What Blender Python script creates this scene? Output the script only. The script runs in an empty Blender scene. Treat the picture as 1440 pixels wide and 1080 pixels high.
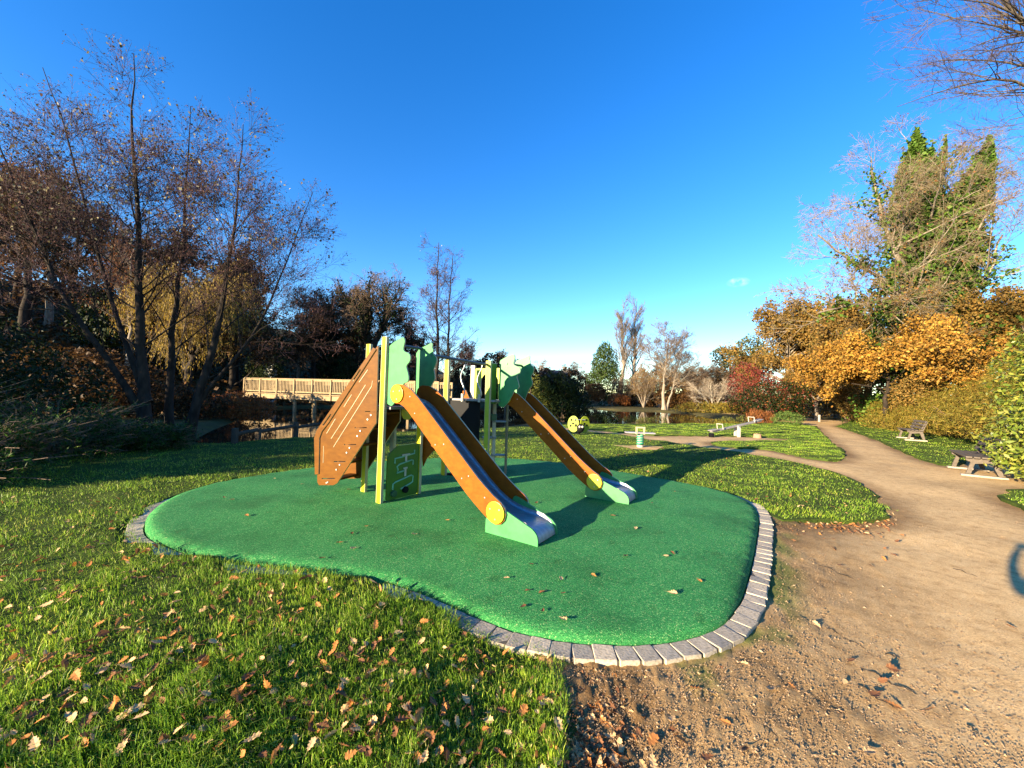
import bpy, bmesh, math, random
import numpy as np
from mathutils import Vector, Matrix
from mathutils.geometry import delaunay_2d_cdt, tessellate_polygon

# ------------------------------------------------------------------ camera, sky, sun, exposure
scn = bpy.context.scene
COL = scn.collection
R = math.radians
F_PX, EYE, PITCH, ROLL = 541.0, 1.55, R(1.4), R(1.7)
cam_d = bpy.data.cameras.new('camera'); cam = bpy.data.objects.new('camera', cam_d); COL.objects.link(cam)
cam_d.sensor_fit = 'HORIZONTAL'; cam_d.sensor_width = 36; cam_d.lens = F_PX / 1440 * 36
cam_d.clip_start = 0.02; cam_d.clip_end = 3000
CAMM = Matrix.Translation((0, 0, EYE)) @ Matrix.Rotation(R(90) + PITCH, 4, 'X') @ Matrix.Rotation(ROLL, 4, 'Z')
cam.matrix_world = CAMM
scn.camera = cam

SUN_AZ, SUN_EL = R(232.5), R(12)          # compass style: measured from +Y towards +X
w = bpy.data.worlds.new('World'); scn.world = w; w.use_nodes = True
nt = w.node_tree; nt.nodes.clear()
sky = nt.nodes.new('ShaderNodeTexSky'); sky.sky_type = 'NISHITA'; sky.sun_disc = False
sky.sun_elevation = SUN_EL; sky.sun_rotation = SUN_AZ
sky.air_density = 1.0; sky.dust_density = 0.0; sky.ozone_density = 3.0; sky.altitude = 0
hs = nt.nodes.new('ShaderNodeHueSaturation'); hs.inputs['Saturation'].default_value = 1.3; hs.inputs['Hue'].default_value = 0.513
hs.inputs['Value'].default_value = 1.0
bg = nt.nodes.new('ShaderNodeBackground'); bg.inputs['Strength'].default_value = 0.1
wo = nt.nodes.new('ShaderNodeOutputWorld')
nt.links.new(sky.outputs[0], hs.inputs['Color'])
# one small wisp of cloud low above the far trees
tc = nt.nodes.new('ShaderNodeTexCoord')
cdir = (CAMM.to_3x3() @ Vector(((1038 - 720) / F_PX, -(397 - 540) / F_PX, -1))).normalized()
dist = nt.nodes.new('ShaderNodeVectorMath'); dist.operation = 'SUBTRACT'; dist.inputs[1].default_value = cdir
scl = nt.nodes.new('ShaderNodeVectorMath'); scl.operation = 'MULTIPLY'; scl.inputs[1].default_value = (1, 1, 2.2)
ln = nt.nodes.new('ShaderNodeVectorMath'); ln.operation = 'LENGTH'
nz = nt.nodes.new('ShaderNodeTexNoise'); nz.inputs['Scale'].default_value = 60; nz.inputs['Detail'].default_value = 6
mr = nt.nodes.new('ShaderNodeMapRange'); mr.inputs['From Min'].default_value = 0.024; mr.inputs['From Max'].default_value = 0.004
mr.inputs['To Min'].default_value = 0; mr.inputs['To Max'].default_value = 1
mm = nt.nodes.new('ShaderNodeMath'); mm.operation = 'MULTIPLY'
mr2 = nt.nodes.new('ShaderNodeMapRange'); mr2.inputs['From Min'].default_value = 0.42; mr2.inputs['From Max'].default_value = 0.75
mr2.inputs['To Max'].default_value = 0.55
mx = nt.nodes.new('ShaderNodeMix'); mx.data_type = 'RGBA'; mx.inputs['B'].default_value = (6.0, 6.2, 6.8, 1)
nt.links.new(tc.outputs['Generated'], dist.inputs[0]); nt.links.new(dist.outputs[0], scl.inputs[0])
nt.links.new(scl.outputs[0], ln.inputs[0]); nt.links.new(ln.outputs['Value'], mr.inputs['Value'])
nt.links.new(tc.outputs['Generated'], nz.inputs['Vector']); nt.links.new(nz.outputs['Fac'], mr2.inputs['Value'])
nt.links.new(mr.outputs[0], mm.inputs[0]); nt.links.new(mr2.outputs[0], mm.inputs[1])
nt.links.new(mm.outputs[0], mx.inputs['Factor']); nt.links.new(hs.outputs[0], mx.inputs['A'])
nt.links.new(mx.outputs['Result'], bg.inputs['Color']); nt.links.new(bg.outputs[0], wo.inputs['Surface'])

sd = bpy.data.lights.new('sun', 'SUN'); sun = bpy.data.objects.new('sun', sd); COL.objects.link(sun)
sd.energy = 5.0; sd.angle = R(0.5); sd.color = (1.0, 0.82, 0.56)
tosun = Vector((math.sin(SUN_AZ) * math.cos(SUN_EL), math.cos(SUN_AZ) * math.cos(SUN_EL), math.sin(SUN_EL)))
sun.rotation_euler = tosun.to_track_quat('Z', 'Y').to_euler(); sun.location = (-30, -25, 30)
scn.view_settings.view_transform = 'Standard'; scn.view_settings.look = 'None'
scn.view_settings.exposure = 2.08; scn.view_settings.gamma = 1; scn.view_settings.use_curve_mapping = False
scn.cycles.max_bounces = 6; scn.cycles.transparent_max_bounces = 8

# ------------------------------------------------------------------ helpers
rng = np.random.default_rng(7)
random.seed(7)
M3 = CAMM.to_3x3()
def ray(u, v): return (M3 @ Vector(((u - 720) / F_PX, -(v - 540) / F_PX, -1)))
def G(u, v, z=0.0):                                   # photo pixel -> point on a level plane
    d = ray(u, v); k = (z - EYE) / d.z
    return (d.x * k, d.y * k)
def P(u, v, D):                                       # photo pixel -> point at distance D along Y
    d = ray(u, v); k = D / d.y
    return Vector((d.x * k, D, EYE + d.z * k))
def PL(u, v, o, n):                                   # photo pixel -> point on a plane
    d = ray(u, v); o = Vector(o); c = Vector((0, 0, EYE)); k = (o - c).dot(n) / d.dot(n)
    return c + d * k

def hash2(ix, iy, seed):
    n = (ix.astype(np.int64) * 374761393 + iy.astype(np.int64) * 668265263 + seed * 974711) & 0x7fffffff
    n = ((n ^ (n >> 13)) * 1274126177) & 0x7fffffff
    return ((n ^ (n >> 16)) & 0xffff) / 65535.0
def vnoise(x, y, seed=0):
    x = np.asarray(x, float); y = np.asarray(y, float)
    ix = np.floor(x); iy = np.floor(y); fx = x - ix; fy = y - iy
    fx = fx * fx * (3 - 2 * fx); fy = fy * fy * (3 - 2 * fy)
    a = hash2(ix, iy, seed); b = hash2(ix + 1, iy, seed); c = hash2(ix, iy + 1, seed); d = hash2(ix + 1, iy + 1, seed)
    return (a + (b - a) * fx) * (1 - fy) + (c + (d - c) * fx) * fy
def fbm(x, y, o=4, seed=0):
    s = 0; a = 0.5; t = 0
    for i in range(o):
        s = s + a * vnoise(x * 2**i, y * 2**i, seed + i * 17); t += a; a *= 0.5
    return s / t
def sstep(a, b, x):
    t = np.clip((x - a) / (b - a), 0, 1); return t * t * (3 - 2 * t)
def sdf(px, py, poly):                                # negative inside
    poly = np.asarray(poly, float); d = np.full(px.shape, 1e9); ins = np.zeros(px.shape, bool)
    n = len(poly)
    for i in range(n):
        ax, ay = poly[i]; bx, by = poly[(i + 1) % n]
        ex, ey = bx - ax, by - ay; L = ex * ex + ey * ey + 1e-12
        t = np.clip(((px - ax) * ex + (py - ay) * ey) / L, 0, 1)
        d = np.minimum(d, (px - ax - t * ex)**2 + (py - ay - t * ey)**2)
        if ay != by:
            c = ((ay > py) != (by > py)) & (px < ex * (py - ay) / (by - ay) + ax); ins ^= c
    d = np.sqrt(d); return np.where(ins, -d, d)
def smooth_closed(pts, step=0.1):
    p = np.asarray(pts, float); n = len(p); out = []
    for i in range(n):
        p0, p1, p2, p3 = p[i - 1], p[i], p[(i + 1) % n], p[(i + 2) % n]
        for t in np.linspace(0, 1, 12, endpoint=False):
            out.append(0.5 * ((2 * p1) + (-p0 + p2) * t + (2 * p0 - 5 * p1 + 4 * p2 - p3) * t**2 + (-p0 + 3 * p1 - 3 * p2 + p3) * t**3))
    out = np.array(out); seg = np.linalg.norm(np.roll(out, -1, 0) - out, axis=1); cum = np.concatenate([[0], np.cumsum(seg)])
    m = max(8, int(cum[-1] / step)); s = np.linspace(0, cum[-1], m, endpoint=False)
    cl = np.vstack([out, out[:1]])
    return np.stack([np.interp(s, cum, cl[:, k]) for k in (0, 1)], 1)

def tag(o, label=None, cat=None, group=None, kind=None):
    if label: o['label'] = label
    if cat: o['category'] = cat
    if group: o['group'] = group
    if kind: o['kind'] = kind
    return o
def link(name, me, parent=None, loc=None):
    o = bpy.data.objects.new(name, me); COL.objects.link(o)
    if parent is not None: o.parent = parent
    if loc is not None: o.location = loc
    return o
def empty(name, loc=(0, 0, 0), rz=0):
    o = bpy.data.objects.new(name, None); COL.objects.link(o); o.location = loc; o.rotation_euler.z = rz
    o.empty_display_size = 0.2
    return o
def mesh_np(name, verts, faces, mats, smooth=False, midx=None):
    """verts (N,3); faces: (M,k) array or list of arrays with different k"""
    me = bpy.data.meshes.new(name)
    fl = faces if isinstance(faces, list) else [faces]
    fl = [np.asarray(f, np.int32) for f in fl if len(f)]
    nl = sum(f.size for f in fl); nf = sum(len(f) for f in fl)
    me.vertices.add(len(verts)); me.vertices.foreach_set('co', np.asarray(verts, np.float32).ravel())
    me.loops.add(nl); me.loops.foreach_set('vertex_index', np.concatenate([f.ravel() for f in fl]))
    me.polygons.add(nf)
    tot = np.concatenate([np.full(len(f), f.shape[1], np.int32) for f in fl]); st = np.concatenate([[0], np.cumsum(tot)[:-1]]).astype(np.int32)
    me.polygons.foreach_set('loop_start', st)
    try: me.polygons.foreach_set('loop_total', tot)
    except Exception: pass
    if midx is not None: me.polygons.foreach_set('material_index', np.asarray(midx, np.int32))
    me.polygons.foreach_set('use_smooth', np.full(nf, bool(smooth)))
    for m in (mats if isinstance(mats, (list, tuple)) else [mats]): me.materials.append(m)
    me.update(calc_edges=True); me.validate()
    return me
def bm_obj(name, bm, mats, parent=None, smooth=False, bevel=0):
    if bevel:
        es = [e for e in bm.edges if len(e.link_faces) == 2 and e.calc_face_angle(0) > 0.6]
        bmesh.ops.bevel(bm, geom=es, offset=bevel, segments=2, affect='EDGES', profile=0.6)
    bmesh.ops.recalc_face_normals(bm, faces=bm.faces)
    me = bpy.data.meshes.new(name); bm.to_mesh(me); bm.free()
    for m in (mats if isinstance(mats, (list, tuple)) else [mats]): me.materials.append(m)
    if smooth:
        me.polygons.foreach_set('use_smooth', np.ones(len(me.polygons), bool))
    return link(name, me, parent)
def box(bm, c, sx, sy, sz, rot=None):
    m = Matrix.Translation(c) @ (rot.to_4x4() if rot is not None else Matrix.Identity(4)) @ Matrix.Diagonal((sx, sy, sz, 1))
    return bmesh.ops.create_cube(bm, size=1, matrix=m)['verts']
def tube_bm(bm, pts, r, sides=8, cap=True):
    pts = [Vector(p) for p in pts]; rings = []; n = len(pts); rr = r if isinstance(r, (list, tuple)) else [r] * n
    up = None
    for i, p in enumerate(pts):
        t = (pts[min(i + 1, n - 1)] - pts[max(i - 1, 0)]).normalized()
        if up is None:
            up = Vector((0, 0, 1)) if abs(t.z) < 0.9 else Vector((1, 0, 0))
        a = t.cross(up).normalized(); b = t.cross(a).normalized(); up = -b if b.dot(up) < 0 else b
        a = t.cross(up).normalized(); b = up - t * up.dot(t); b.normalize()
        rings.append([bm.verts.new(p + (a * math.cos(k * 2 * math.pi / sides) + b * math.sin(k * 2 * math.pi / sides)) * rr[i]) for k in range(sides)])
    for i in range(n - 1):
        for k in range(sides):
            bm.faces.new((rings[i][k], rings[i][(k + 1) % sides], rings[i + 1][(k + 1) % sides], rings[i + 1][k]))
    if cap:
        bm.faces.new(rings[0]); bm.faces.new(rings[-1])
def cyl_bm(bm, c, axis, r, h, sides=20, r2=None):
    q = Vector(axis).to_track_quat('Z', 'Y').to_matrix().to_4x4()
    bmesh.ops.create_cone(bm, cap_ends=True, segments=sides, radius1=r, radius2=r if r2 is None else r2, depth=h, matrix=Matrix.Translation(c) @ q)
def slab(name, outer, o, ux, uy, th, mats, parent, holes=()):
    """board cut from a sheet: 2D outline (with cut-outs) in the plane o+ux*a+uy*b, thickness th centred; sides use mats[1]"""
    o, ux, uy = Vector(o), Vector(ux).normalized(), Vector(uy).normalized(); n = ux.cross(uy).normalized()
    loops = [list(outer)] + [list(h) for h in holes]
    tris = tessellate_polygon([[Vector((a, b, 0)) for a, b in lp] for lp in loops])
    flat = [p for lp in loops for p in lp]; N = len(flat)
    V = [o + ux * a + uy * b + n * (th / 2) for a, b in flat] + [o + ux * a + uy * b - n * (th / 2) for a, b in flat]
    F = [tuple(t) for t in tris] + [tuple(i + N for i in reversed(t)) for t in tris]; mi = [0] * len(F)
    s = 0
    for lp in loops:
        k = len(lp)
        for i in range(k):
            a, b = s + i, s + (i + 1) % k
            F.append((a, b, b + N, a + N)); mi.append(1)
        s += k
    me = bpy.data.meshes.new(name); me.from_pydata([tuple(v) for v in V], [], F)
    ms = mats if isinstance(mats, (list, tuple)) else [mats, mats]
    for m in ms: me.materials.append(m)
    me.polygons.foreach_set('material_index', mi)
    bm = bmesh.new(); bm.from_mesh(me); bmesh.ops.recalc_face_normals(bm, faces=bm.faces); bm.to_mesh(me); bm.free()
    return link(name, me, parent)
def rounded(pts, r=0.03, seg=4):
    """round the corners of a 2D outline"""
    out = []; n = len(pts)
    for i in range(n):
        p = Vector(pts[i]); a = Vector(pts[i - 1]) - p; b = Vector(pts[(i + 1) % n]) - p
        q = min(r, a.length * 0.45, b.length * 0.45); A = p + a.normalized() * q; B = p + b.normalized() * q
        for k in range(seg + 1):
            t = k / seg; out.append(tuple((1 - t)**2 * A + 2 * t * (1 - t) * p + t * t * B))
    return out
def band(cl, hw, ends=6):
    """outline of a strip of half width hw round a 2D centre line, rounded ends"""
    c = [Vector(p) for p in cl]; L = []; Rr = []
    for i, p in enumerate(c):
        t = (c[min(i + 1, len(c) - 1)] - c[max(i - 1, 0)]).normalized(); n = Vector((-t.y, t.x))
        L.append(p + n * hw); Rr.append(p - n * hw)
    def capp(p, t):
        a0 = math.atan2(t.y, t.x); return [p + Vector((math.cos(a0 + math.pi / 2 - math.pi * k / ends), math.sin(a0 + math.pi / 2 - math.pi * k / ends))) * hw for k in range(1, ends)]
    e = capp(c[-1], c[-1] - c[-2]); s = capp(c[0], c[0] - c[1])
    return [tuple(v) for v in L + e + Rr[::-1] + s]

# ------------------------------------------------------------------ materials
def nodes(name):
    m = bpy.data.materials.new(name); m.use_nodes = True; t = m.node_tree; b = t.nodes['Principled BSDF']
    return m, t, b
def ramp(t, fac, cols):
    r = t.nodes.new('ShaderNodeValToRGB'); e = r.color_ramp.elements
    while len(e) < len(cols): e.new(0.5)
    for i, (p, c) in enumerate(cols): e[i].position = p; e[i].color = (*c, 1)
    if fac is not None: t.links.new(fac, r.inputs['Fac'])
    return r
def noise(t, scale, detail=4, coord='Object', rough=0.55, stretch=None):
    tcn = t.nodes.new('ShaderNodeTexCoord'); n = t.nodes.new('ShaderNodeTexNoise'); src = tcn.outputs[coord]
    if stretch:
        mp = t.nodes.new('ShaderNodeMapping'); mp.inputs['Scale'].default_value = stretch; t.links.new(src, mp.inputs['Vector']); src = mp.outputs[0]
    n.inputs['Scale'].default_value = scale; n.inputs['Detail'].default_value = detail; n.inputs['Roughness'].default_value = rough
    t.links.new(src, n.inputs['Vector']); return n
def bump(t, b, h, strength=0.3, dist=0.01):
    bp = t.nodes.new('ShaderNodeBump'); bp.inputs['Strength'].default_value = strength; bp.inputs['Distance'].default_value = dist
    t.links.new(h, bp.inputs['Height']); t.links.new(bp.outputs[0], b.inputs['Normal'])
def mixc(t, fac, a, b, mode='MIX'):
    m = t.nodes.new('ShaderNodeMix'); m.data_type = 'RGBA'; m.blend_type = mode
    for s, v in (('A', a), ('B', b)):
        if isinstance(v, tuple): m.inputs[s].default_value = (*v, 1)
        else: t.links.new(v, m.inputs[s])
    if isinstance(fac, float): m.inputs['Factor'].default_value = fac
    else: t.links.new(fac, m.inputs['Factor'])
    return m.outputs['Result']
def paint(name, c, rough=0.45, wear=0.15, scale=9, metal=0, bmp=0.05, spec=0.5):
    m, t, b = nodes(name); n = noise(t, scale, 6)
    lo = tuple(x * (1 - wear) for x in c); hi = tuple(min(1, x * (1 + wear)) for x in c)
    r = ramp(t, n.outputs['Fac'], [(0.3, lo), (0.7, hi)]); nw = noise(t, 3.5, 9, rough=.75); rw = ramp(t, nw.outputs['Fac'], [(.30, (.66, .64, .60)), (.46, (1, 1, 1)), (.78, (1.08, 1.07, 1.05))])
    t.links.new(mixc(t, 1.0, r.outputs[0], rw.outputs[0], 'MULTIPLY'), b.inputs['Base Color'])
    b.inputs['Roughness'].default_value = rough; b.inputs['Metallic'].default_value = metal
    b.inputs['Specular IOR Level'].default_value = spec
    n2 = noise(t, scale * 14, 3); bump(t, b, n2.outputs['Fac'], bmp, 0.004); return m
def grain(name, c1, c2, axis, rough=0.5, scale=6):
    m, t, b = nodes(name); st = [14, 14, 14]; st[axis] = 1.0
    n = noise(t, scale, 8, stretch=tuple(x / 14 * 3 for x in st), rough=0.65); n1 = noise(t, 2.2, 3)
    r = ramp(t, n.outputs['Fac'], [(0.3, c1), (0.52, tuple((a + q) / 2 for a, q in zip(c1, c2))), (0.7, c2)])
    r2 = ramp(t, n1.outputs['Fac'], [(0.3, (0.82, 0.82, 0.82)), (0.7, (1.1, 1.1, 1.1))])
    t.links.new(mixc(t, 1.0, r.outputs[0], r2.outputs[0], 'MULTIPLY'), b.inputs['Base Color'])
    b.inputs['Roughness'].default_value = rough; b.inputs['Specular IOR Level'].default_value = .1; bump(t, b, n.outputs['Fac'], 0.15, 0.004); return m
def leafm(name, cols, trans=0.3, rough=0.55, big=None):
    m, t, b = nodes(name); g = t.nodes.new('ShaderNodeNewGeometry')
    r = ramp(t, g.outputs['Random Per Island'], [((i + 0.5) / len(cols), c) for i, c in enumerate(cols)])
    c = r.outputs[0]
    if big:
        n = noise(t, big, 3); r2 = ramp(t, n.outputs['Fac'], [(0.3, (0.65, 0.62, 0.6)), (0.7, (1.25, 1.2, 1.1))])
        c = mixc(t, 1.0, c, r2.outputs[0], 'MULTIPLY')
    t.links.new(c, b.inputs['Base Color']); b.inputs['Roughness'].default_value = rough; b.inputs['Specular IOR Level'].default_value = .12 if rough > .5 else .4
    tr = t.nodes.new('ShaderNodeBsdfTranslucent'); t.links.new(c, tr.inputs['Color'])
    ms = t.nodes.new('ShaderNodeMixShader'); ms.inputs[0].default_value = trans
    out = t.nodes['Material Output']; t.links.new(b.outputs[0], ms.inputs[1]); t.links.new(tr.outputs[0], ms.inputs[2]); t.links.new(ms.outputs[0], out.inputs['Surface'])
    return m
def bark(name, c, c2, scale=8):
    m, t, b = nodes(name); n = noise(t, scale, 6, stretch=(1, 1, 0.35)); r = ramp(t, n.outputs['Fac'], [(0.3, c), (0.7, c2)])
    t.links.new(r.outputs[0], b.inputs['Base Color']); b.inputs['Roughness'].default_value = 0.85; b.inputs['Specular IOR Level'].default_value = .1; bump(t, b, n.outputs['Fac'], 0.5, 0.02); return m

m_bark_dark = bark('bark_dark', (.010, .008, .007), (.045, .034, .025))
m_bark_grey = bark('bark_grey', (.12, .095, .07), (.30, .25, .19))
m_bark_pale = bark('bark_pale', (.26, .22, .16), (.48, .42, .33))
m_twig_purple = paint('twig_purple', (.075, .035, .035), .8, .3, 3)
m_twig_brown = paint('twig_brown', (.15, .095, .055), .8, .3, 3)
m_bark_mid = bark('bark_mid', (.05, .04, .03), (.15, .12, .09))
m_twig_tan = paint('twig_tan', (.19, .14, .07), .8, .25, 3)
m_twig_pale = paint('twig_pale', (.30, .235, .165), .8, .25, 3)
m_lf_alder = leafm('alder_leaf', [(.05, .045, .02), (.12, .10, .035), (.45, .40, .24), (.09, .05, .03)], .35)
m_lf_catkin = leafm('catkin', [(.05, .022, .024), (.085, .036, .035), (.11, .05, .038)], .1, .8)
m_lf_brown = leafm('brown_leaf', [(.035, .019, .008), (.075, .037, .012), (.115, .057, .017), (.05, .029, .013)], .3)
m_lf_rust = leafm('rust_leaf', [(.20, .07, .02), (.28, .11, .03), (.14, .05, .02)], .3)
m_lf_gold = leafm('willow_leaf', [(.30, .195, .03), (.38, .26, .045), (.22, .155, .03), (.14, .105, .025)], .35)
m_lf_orange = leafm('oak_leaf', [(.34, .175, .03), (.42, .235, .04), (.22, .12, .03), (.50, .31, .065), (.26, .115, .022), (.18, .13, .03)], .3, big=.6)
m_lf_ochre = leafm('ochre_leaf', [(.19, .12, .032), (.25, .15, .038), (.12, .09, .03), (.30, .17, .04), (.11, .10, .03)], .3, big=.35)
m_lf_red = leafm('red_leaf', [(.20, .032, .028), (.27, .06, .04), (.14, .03, .025), (.10, .05, .025)], .35)
m_lf_ever = leafm('evergreen_leaf', [(.009, .018, .004), (.016, .029, .006), (.024, .039, .009), (.011, .020, .005)], .15, big=1.2)
m_lf_conif = leafm('conifer_spray', [(.035, .065, .014), (.05, .085, .018), (.075, .11, .022), (.025, .05, .012)], .2, big=.5)
m_lf_ivy = leafm('ivy_leaf', [(.04, .085, .010), (.075, .14, .016), (.12, .185, .028), (.03, .06, .010)], .2, .6)
m_lf_laurel = leafm('laurel_leaf', [(.10, .145, .016), (.16, .20, .024), (.24, .26, .036), (.06, .095, .014), (.30, .28, .045)], .3, .35)
m_lf_hedge = leafm('hedge_leaf', [(.15, .135, .022), (.22, .18, .03), (.28, .21, .035), (.11, .12, .02), (.24, .15, .03)], .3, big=.7)
m_lf_olive = leafm('olive_leaf', [(.06, .075, .025), (.10, .11, .035), (.14, .13, .04)], .25)
m_lf_lime = leafm('lime_leaf', [(.16, .17, .03), (.22, .21, .04), (.10, .12, .025)], .3)
m_lf_juniper = leafm('juniper_spray', [(.015, .045, .005), (.028, .075, .008), (.048, .115, .014), (.010, .028, .003)], .2, big=.8)
m_lf_mound = leafm('mound_leaf', [(.06, .11, .02), (.09, .15, .03), (.13, .18, .04)], .25)

m_yellow = paint('yellow_board', (.44, .385, .008), .35, .06)
m_cream = paint('cream_edge', (.40, .34, .20), .5, .1)
m_wood = grain('orange_wood_board', (.215, .054, .004), (.29, .085, .007), 0, .5)
m_wood_dk = grain('brown_wood_board', (.098, .034, .002), (.148, .056, .004), 0, .5)
m_lgreen = paint('light_green_board', (.040, .225, .064), .45, .13)
m_dgreen = paint('dark_green_board', (.05, .14, .010), .4, .08)
m_olive = paint('olive_board', (.36, .42, .03), .4, .06)
m_teal = paint('teal_groove', (.17, .38, .25), .4, .1)
m_white = paint('white_board', (.42, .385, .31), .45, .05)
m_black = paint('black_plastic', (.006, .006, .007), .6, .2, spec=.15)
m_steel = paint('steel_tube', (.42, .42, .42), .4, .12, metal=.7)
m_gunm = paint('dark_tube', (.07, .07, .075), .4, .1)
m_deck = paint('grey_deck', (.22, .21, .21), .6, .1)
m, t, b = nodes('steel_chute')
n = noise(t, 5, 6, stretch=(1, 8, 1)); r = ramp(t, n.outputs['Fac'], [(.3, (.24, .245, .26)), (.7, (.38, .39, .41))]); t.links.new(r.outputs[0], b.inputs['Base Color'])
b.inputs['Metallic'].default_value = .8; b.inputs['Roughness'].default_value = .45; bump(t, b, n.outputs['Fac'], .06, .003); m_chute = m
# rubber crumb safety surface
m, t, b = nodes('rubber_crumb')
v = t.nodes.new('ShaderNodeTexVoronoi'); v.inputs['Scale'].default_value = 150; tcn = t.nodes.new('ShaderNodeTexCoord'); t.links.new(tcn.outputs['Object'], v.inputs['Vector'])
hsv = t.nodes.new('ShaderNodeSeparateColor'); t.links.new(v.outputs['Color'], hsv.inputs['Color'])
r1 = ramp(t, hsv.outputs[0], [(0, (.012, .11, .026)), (.45, (.022, .185, .043)), (.8, (.040, .245, .056)), (.96, (.13, .33, .10)), (1, (.30, .40, .15))])
n1 = noise(t, 1.1, 5); r2 = ramp(t, n1.outputs['Fac'], [(.33, (.62, .66, .62)), (.5, (1, 1, 1)), (.70, (1.28, 1.16, 1.15))])
n3 = noise(t, 6, 6); r3 = ramp(t, n3.outputs['Fac'], [(.28, (.72, .70, .62)), (.42, (1, 1, 1))])
c = mixc(t, 1.0, r1.outputs[0], r2.outputs[0], 'MULTIPLY'); c = mixc(t, 1.0, c, r3.outputs[0], 'MULTIPLY'); t.links.new(c, b.inputs['Base Color'])
b.inputs['Roughness'].default_value = .85; b.inputs['Specular IOR Level'].default_value = .25; bump(t, b, v.outputs['Distance'], .8, .006); m_rubber = m
# kerb stone
m, t, b = nodes('granite_stone')
n = noise(t, 60, 8); oi = t.nodes.new('ShaderNodeObjectInfo'); r = ramp(t, n.outputs['Fac'], [(.3, (.26, .215, .15)), (.5, (.43, .36, .26)), (.7, (.54, .455, .34))])
r2 = ramp(t, oi.outputs['Random'], [(0, (.68, .68, .68)), (1, (1.15, 1.11, 1.04))]); t.links.new(mixc(t, 1.0, r.outputs[0], r2.outputs[0], 'MULTIPLY'), b.inputs['Base Color'])
b.inputs['Roughness'].default_value = .9; bump(t, b, n.outputs['Fac'], .5, .008); m_stone = m
m_mortar = paint('mortar', (.085, .07, .05), .95, .3, 20, bmp=.5)
# dirt
def dirt(name, soft=1.0):
    m, t, b = nodes(name)
    n1 = noise(t, .7, 5); n2 = noise(t, 9, 8, rough=.7); n3 = noise(t, 90, 4, rough=.7)
    r1 = ramp(t, n2.outputs['Fac'], [(.28, (.37, .235, .10)), (.48, (.60, .405, .185)), (.70, (.70, .50, .25))])
    r2 = ramp(t, n1.outputs['Fac'], [(.35, (.80, .77, .73)), (.65, (1.1, 1.08, 1.05))])
    c = mixc(t, 1.0, r1.outputs[0], r2.outputs[0], 'MULTIPLY')
    r3 = ramp(t, n3.outputs['Fac'], [(.35, (.68, .64, .6)), (.55, (1, 1, 1)), (.70, (1.22, 1.2, 1.16))])
    c = mixc(t, 1.0, c, r3.outputs[0], 'MULTIPLY')
    # darker humus where the leaf fall rots: attribute 'humus' is set by place
    at = t.nodes.new('ShaderNodeAttribute'); at.attribute_name = 'humus'
    c = mixc(t, at.outputs['Fac'], c, mixc(t, 1.0, c, (.42, .37, .32), 'MULTIPLY'))
    at2 = t.nodes.new('ShaderNodeAttribute'); at2.attribute_name = 'moss'
    rm = ramp(t, n2.outputs['Fac'], [(.35, (.06, .09, .015)), (.7, (.17, .19, .04))])
    c = mixc(t, at2.outputs['Fac'], c, rm.outputs[0])
    t.links.new(c, b.inputs['Base Color']); b.inputs['Roughness'].default_value = .95; b.inputs['Specular IOR Level'].default_value = .2
    bump(t, b, n3.outputs['Fac'], .55, .012); return m
m_dirt = dirt('packed_earth')
def turf(name, cols):
    m, t, b = nodes(name); n = noise(t, 3, 8, rough=.7); n2 = noise(t, .35, 3)
    r = ramp(t, n.outputs['Fac'], cols); r2 = ramp(t, n2.outputs['Fac'], [(.3, (.75, .78, .7)), (.7, (1.15, 1.1, 1.05))])
    t.links.new(mixc(t, 1.0, r.outputs[0], r2.outputs[0], 'MULTIPLY'), b.inputs['Base Color']); b.inputs['Roughness'].default_value = .9; b.inputs['Specular IOR Level'].default_value = .1
    n3 = noise(t, 30, 5, rough=.7); bump(t, b, n3.outputs['Fac'], .8, .05); return m
m_turf = turf('turf', [(.3, (.028, .045, .008)), (.55, (.055, .085, .014)), (.75, (.09, .11, .02))])
m_wild = turf('rough_ground', [(.3, (.05, .045, .02)), (.5, (.09, .075, .03)), (.7, (.10, .11, .03))])
m, t, b = nodes('pond_surface'); b.inputs['Base Color'].default_value = (.012, .014, .010, 1); b.inputs['Roughness'].default_value = .04
n = noise(t, 1.4, 3, stretch=(1, 2, 1)); bump(t, b, n.outputs['Fac'], .05, .02); m_water = m
def blade_mat(name, cols):
    m, t, b = nodes(name); g = t.nodes.new('ShaderNodeNewGeometry'); r = ramp(t, g.outputs['Random Per Island'], cols)
    n2 = noise(t, .8, 4); r2 = ramp(t, n2.outputs['Fac'], [(.3, (.62, .72, .6)), (.5, (1, 1, 1)), (.72, (1.4, 1.22, 1.0))])
    c = mixc(t, 1.0, r.outputs[0], r2.outputs[0], 'MULTIPLY'); t.links.new(c, b.inputs['Base Color']); b.inputs['Roughness'].default_value = .5
    b.inputs['Specular IOR Level'].default_value = .3
    tr = t.nodes.new('ShaderNodeBsdfTranslucent'); t.links.new(c, tr.inputs['Color']); ms = t.nodes.new('ShaderNodeMixShader'); ms.inputs[0].default_value = .35
    out = t.nodes['Material Output']; t.links.new(b.outputs[0], ms.inputs[1]); t.links.new(tr.outputs[0], ms.inputs[2]); t.links.new(ms.outputs[0], out.inputs['Surface']); return m
m_blade = blade_mat('grass_blade', [(0, (.095, .19, .012)), (.35, (.165, .30, .018)), (.7, (.26, .40, .03)), (.9, (.39, .48, .055)), (1, (.50, .42, .16))])
m_timber = grain('bridge_timber', (.24, .17, .09), (.36, .27, .155), 2, .85)
m_timber_dk = grain('fence_timber', (.05, .04, .03), (.09, .07, .05), 2, .9)
m_bench = grain('bench_plank', (.085, .07, .055), (.14, .115, .092), 0, .8)
m_conc = paint('pale_concrete', (.30, .25, .19), .9, .15, 20, bmp=.4)
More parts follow.
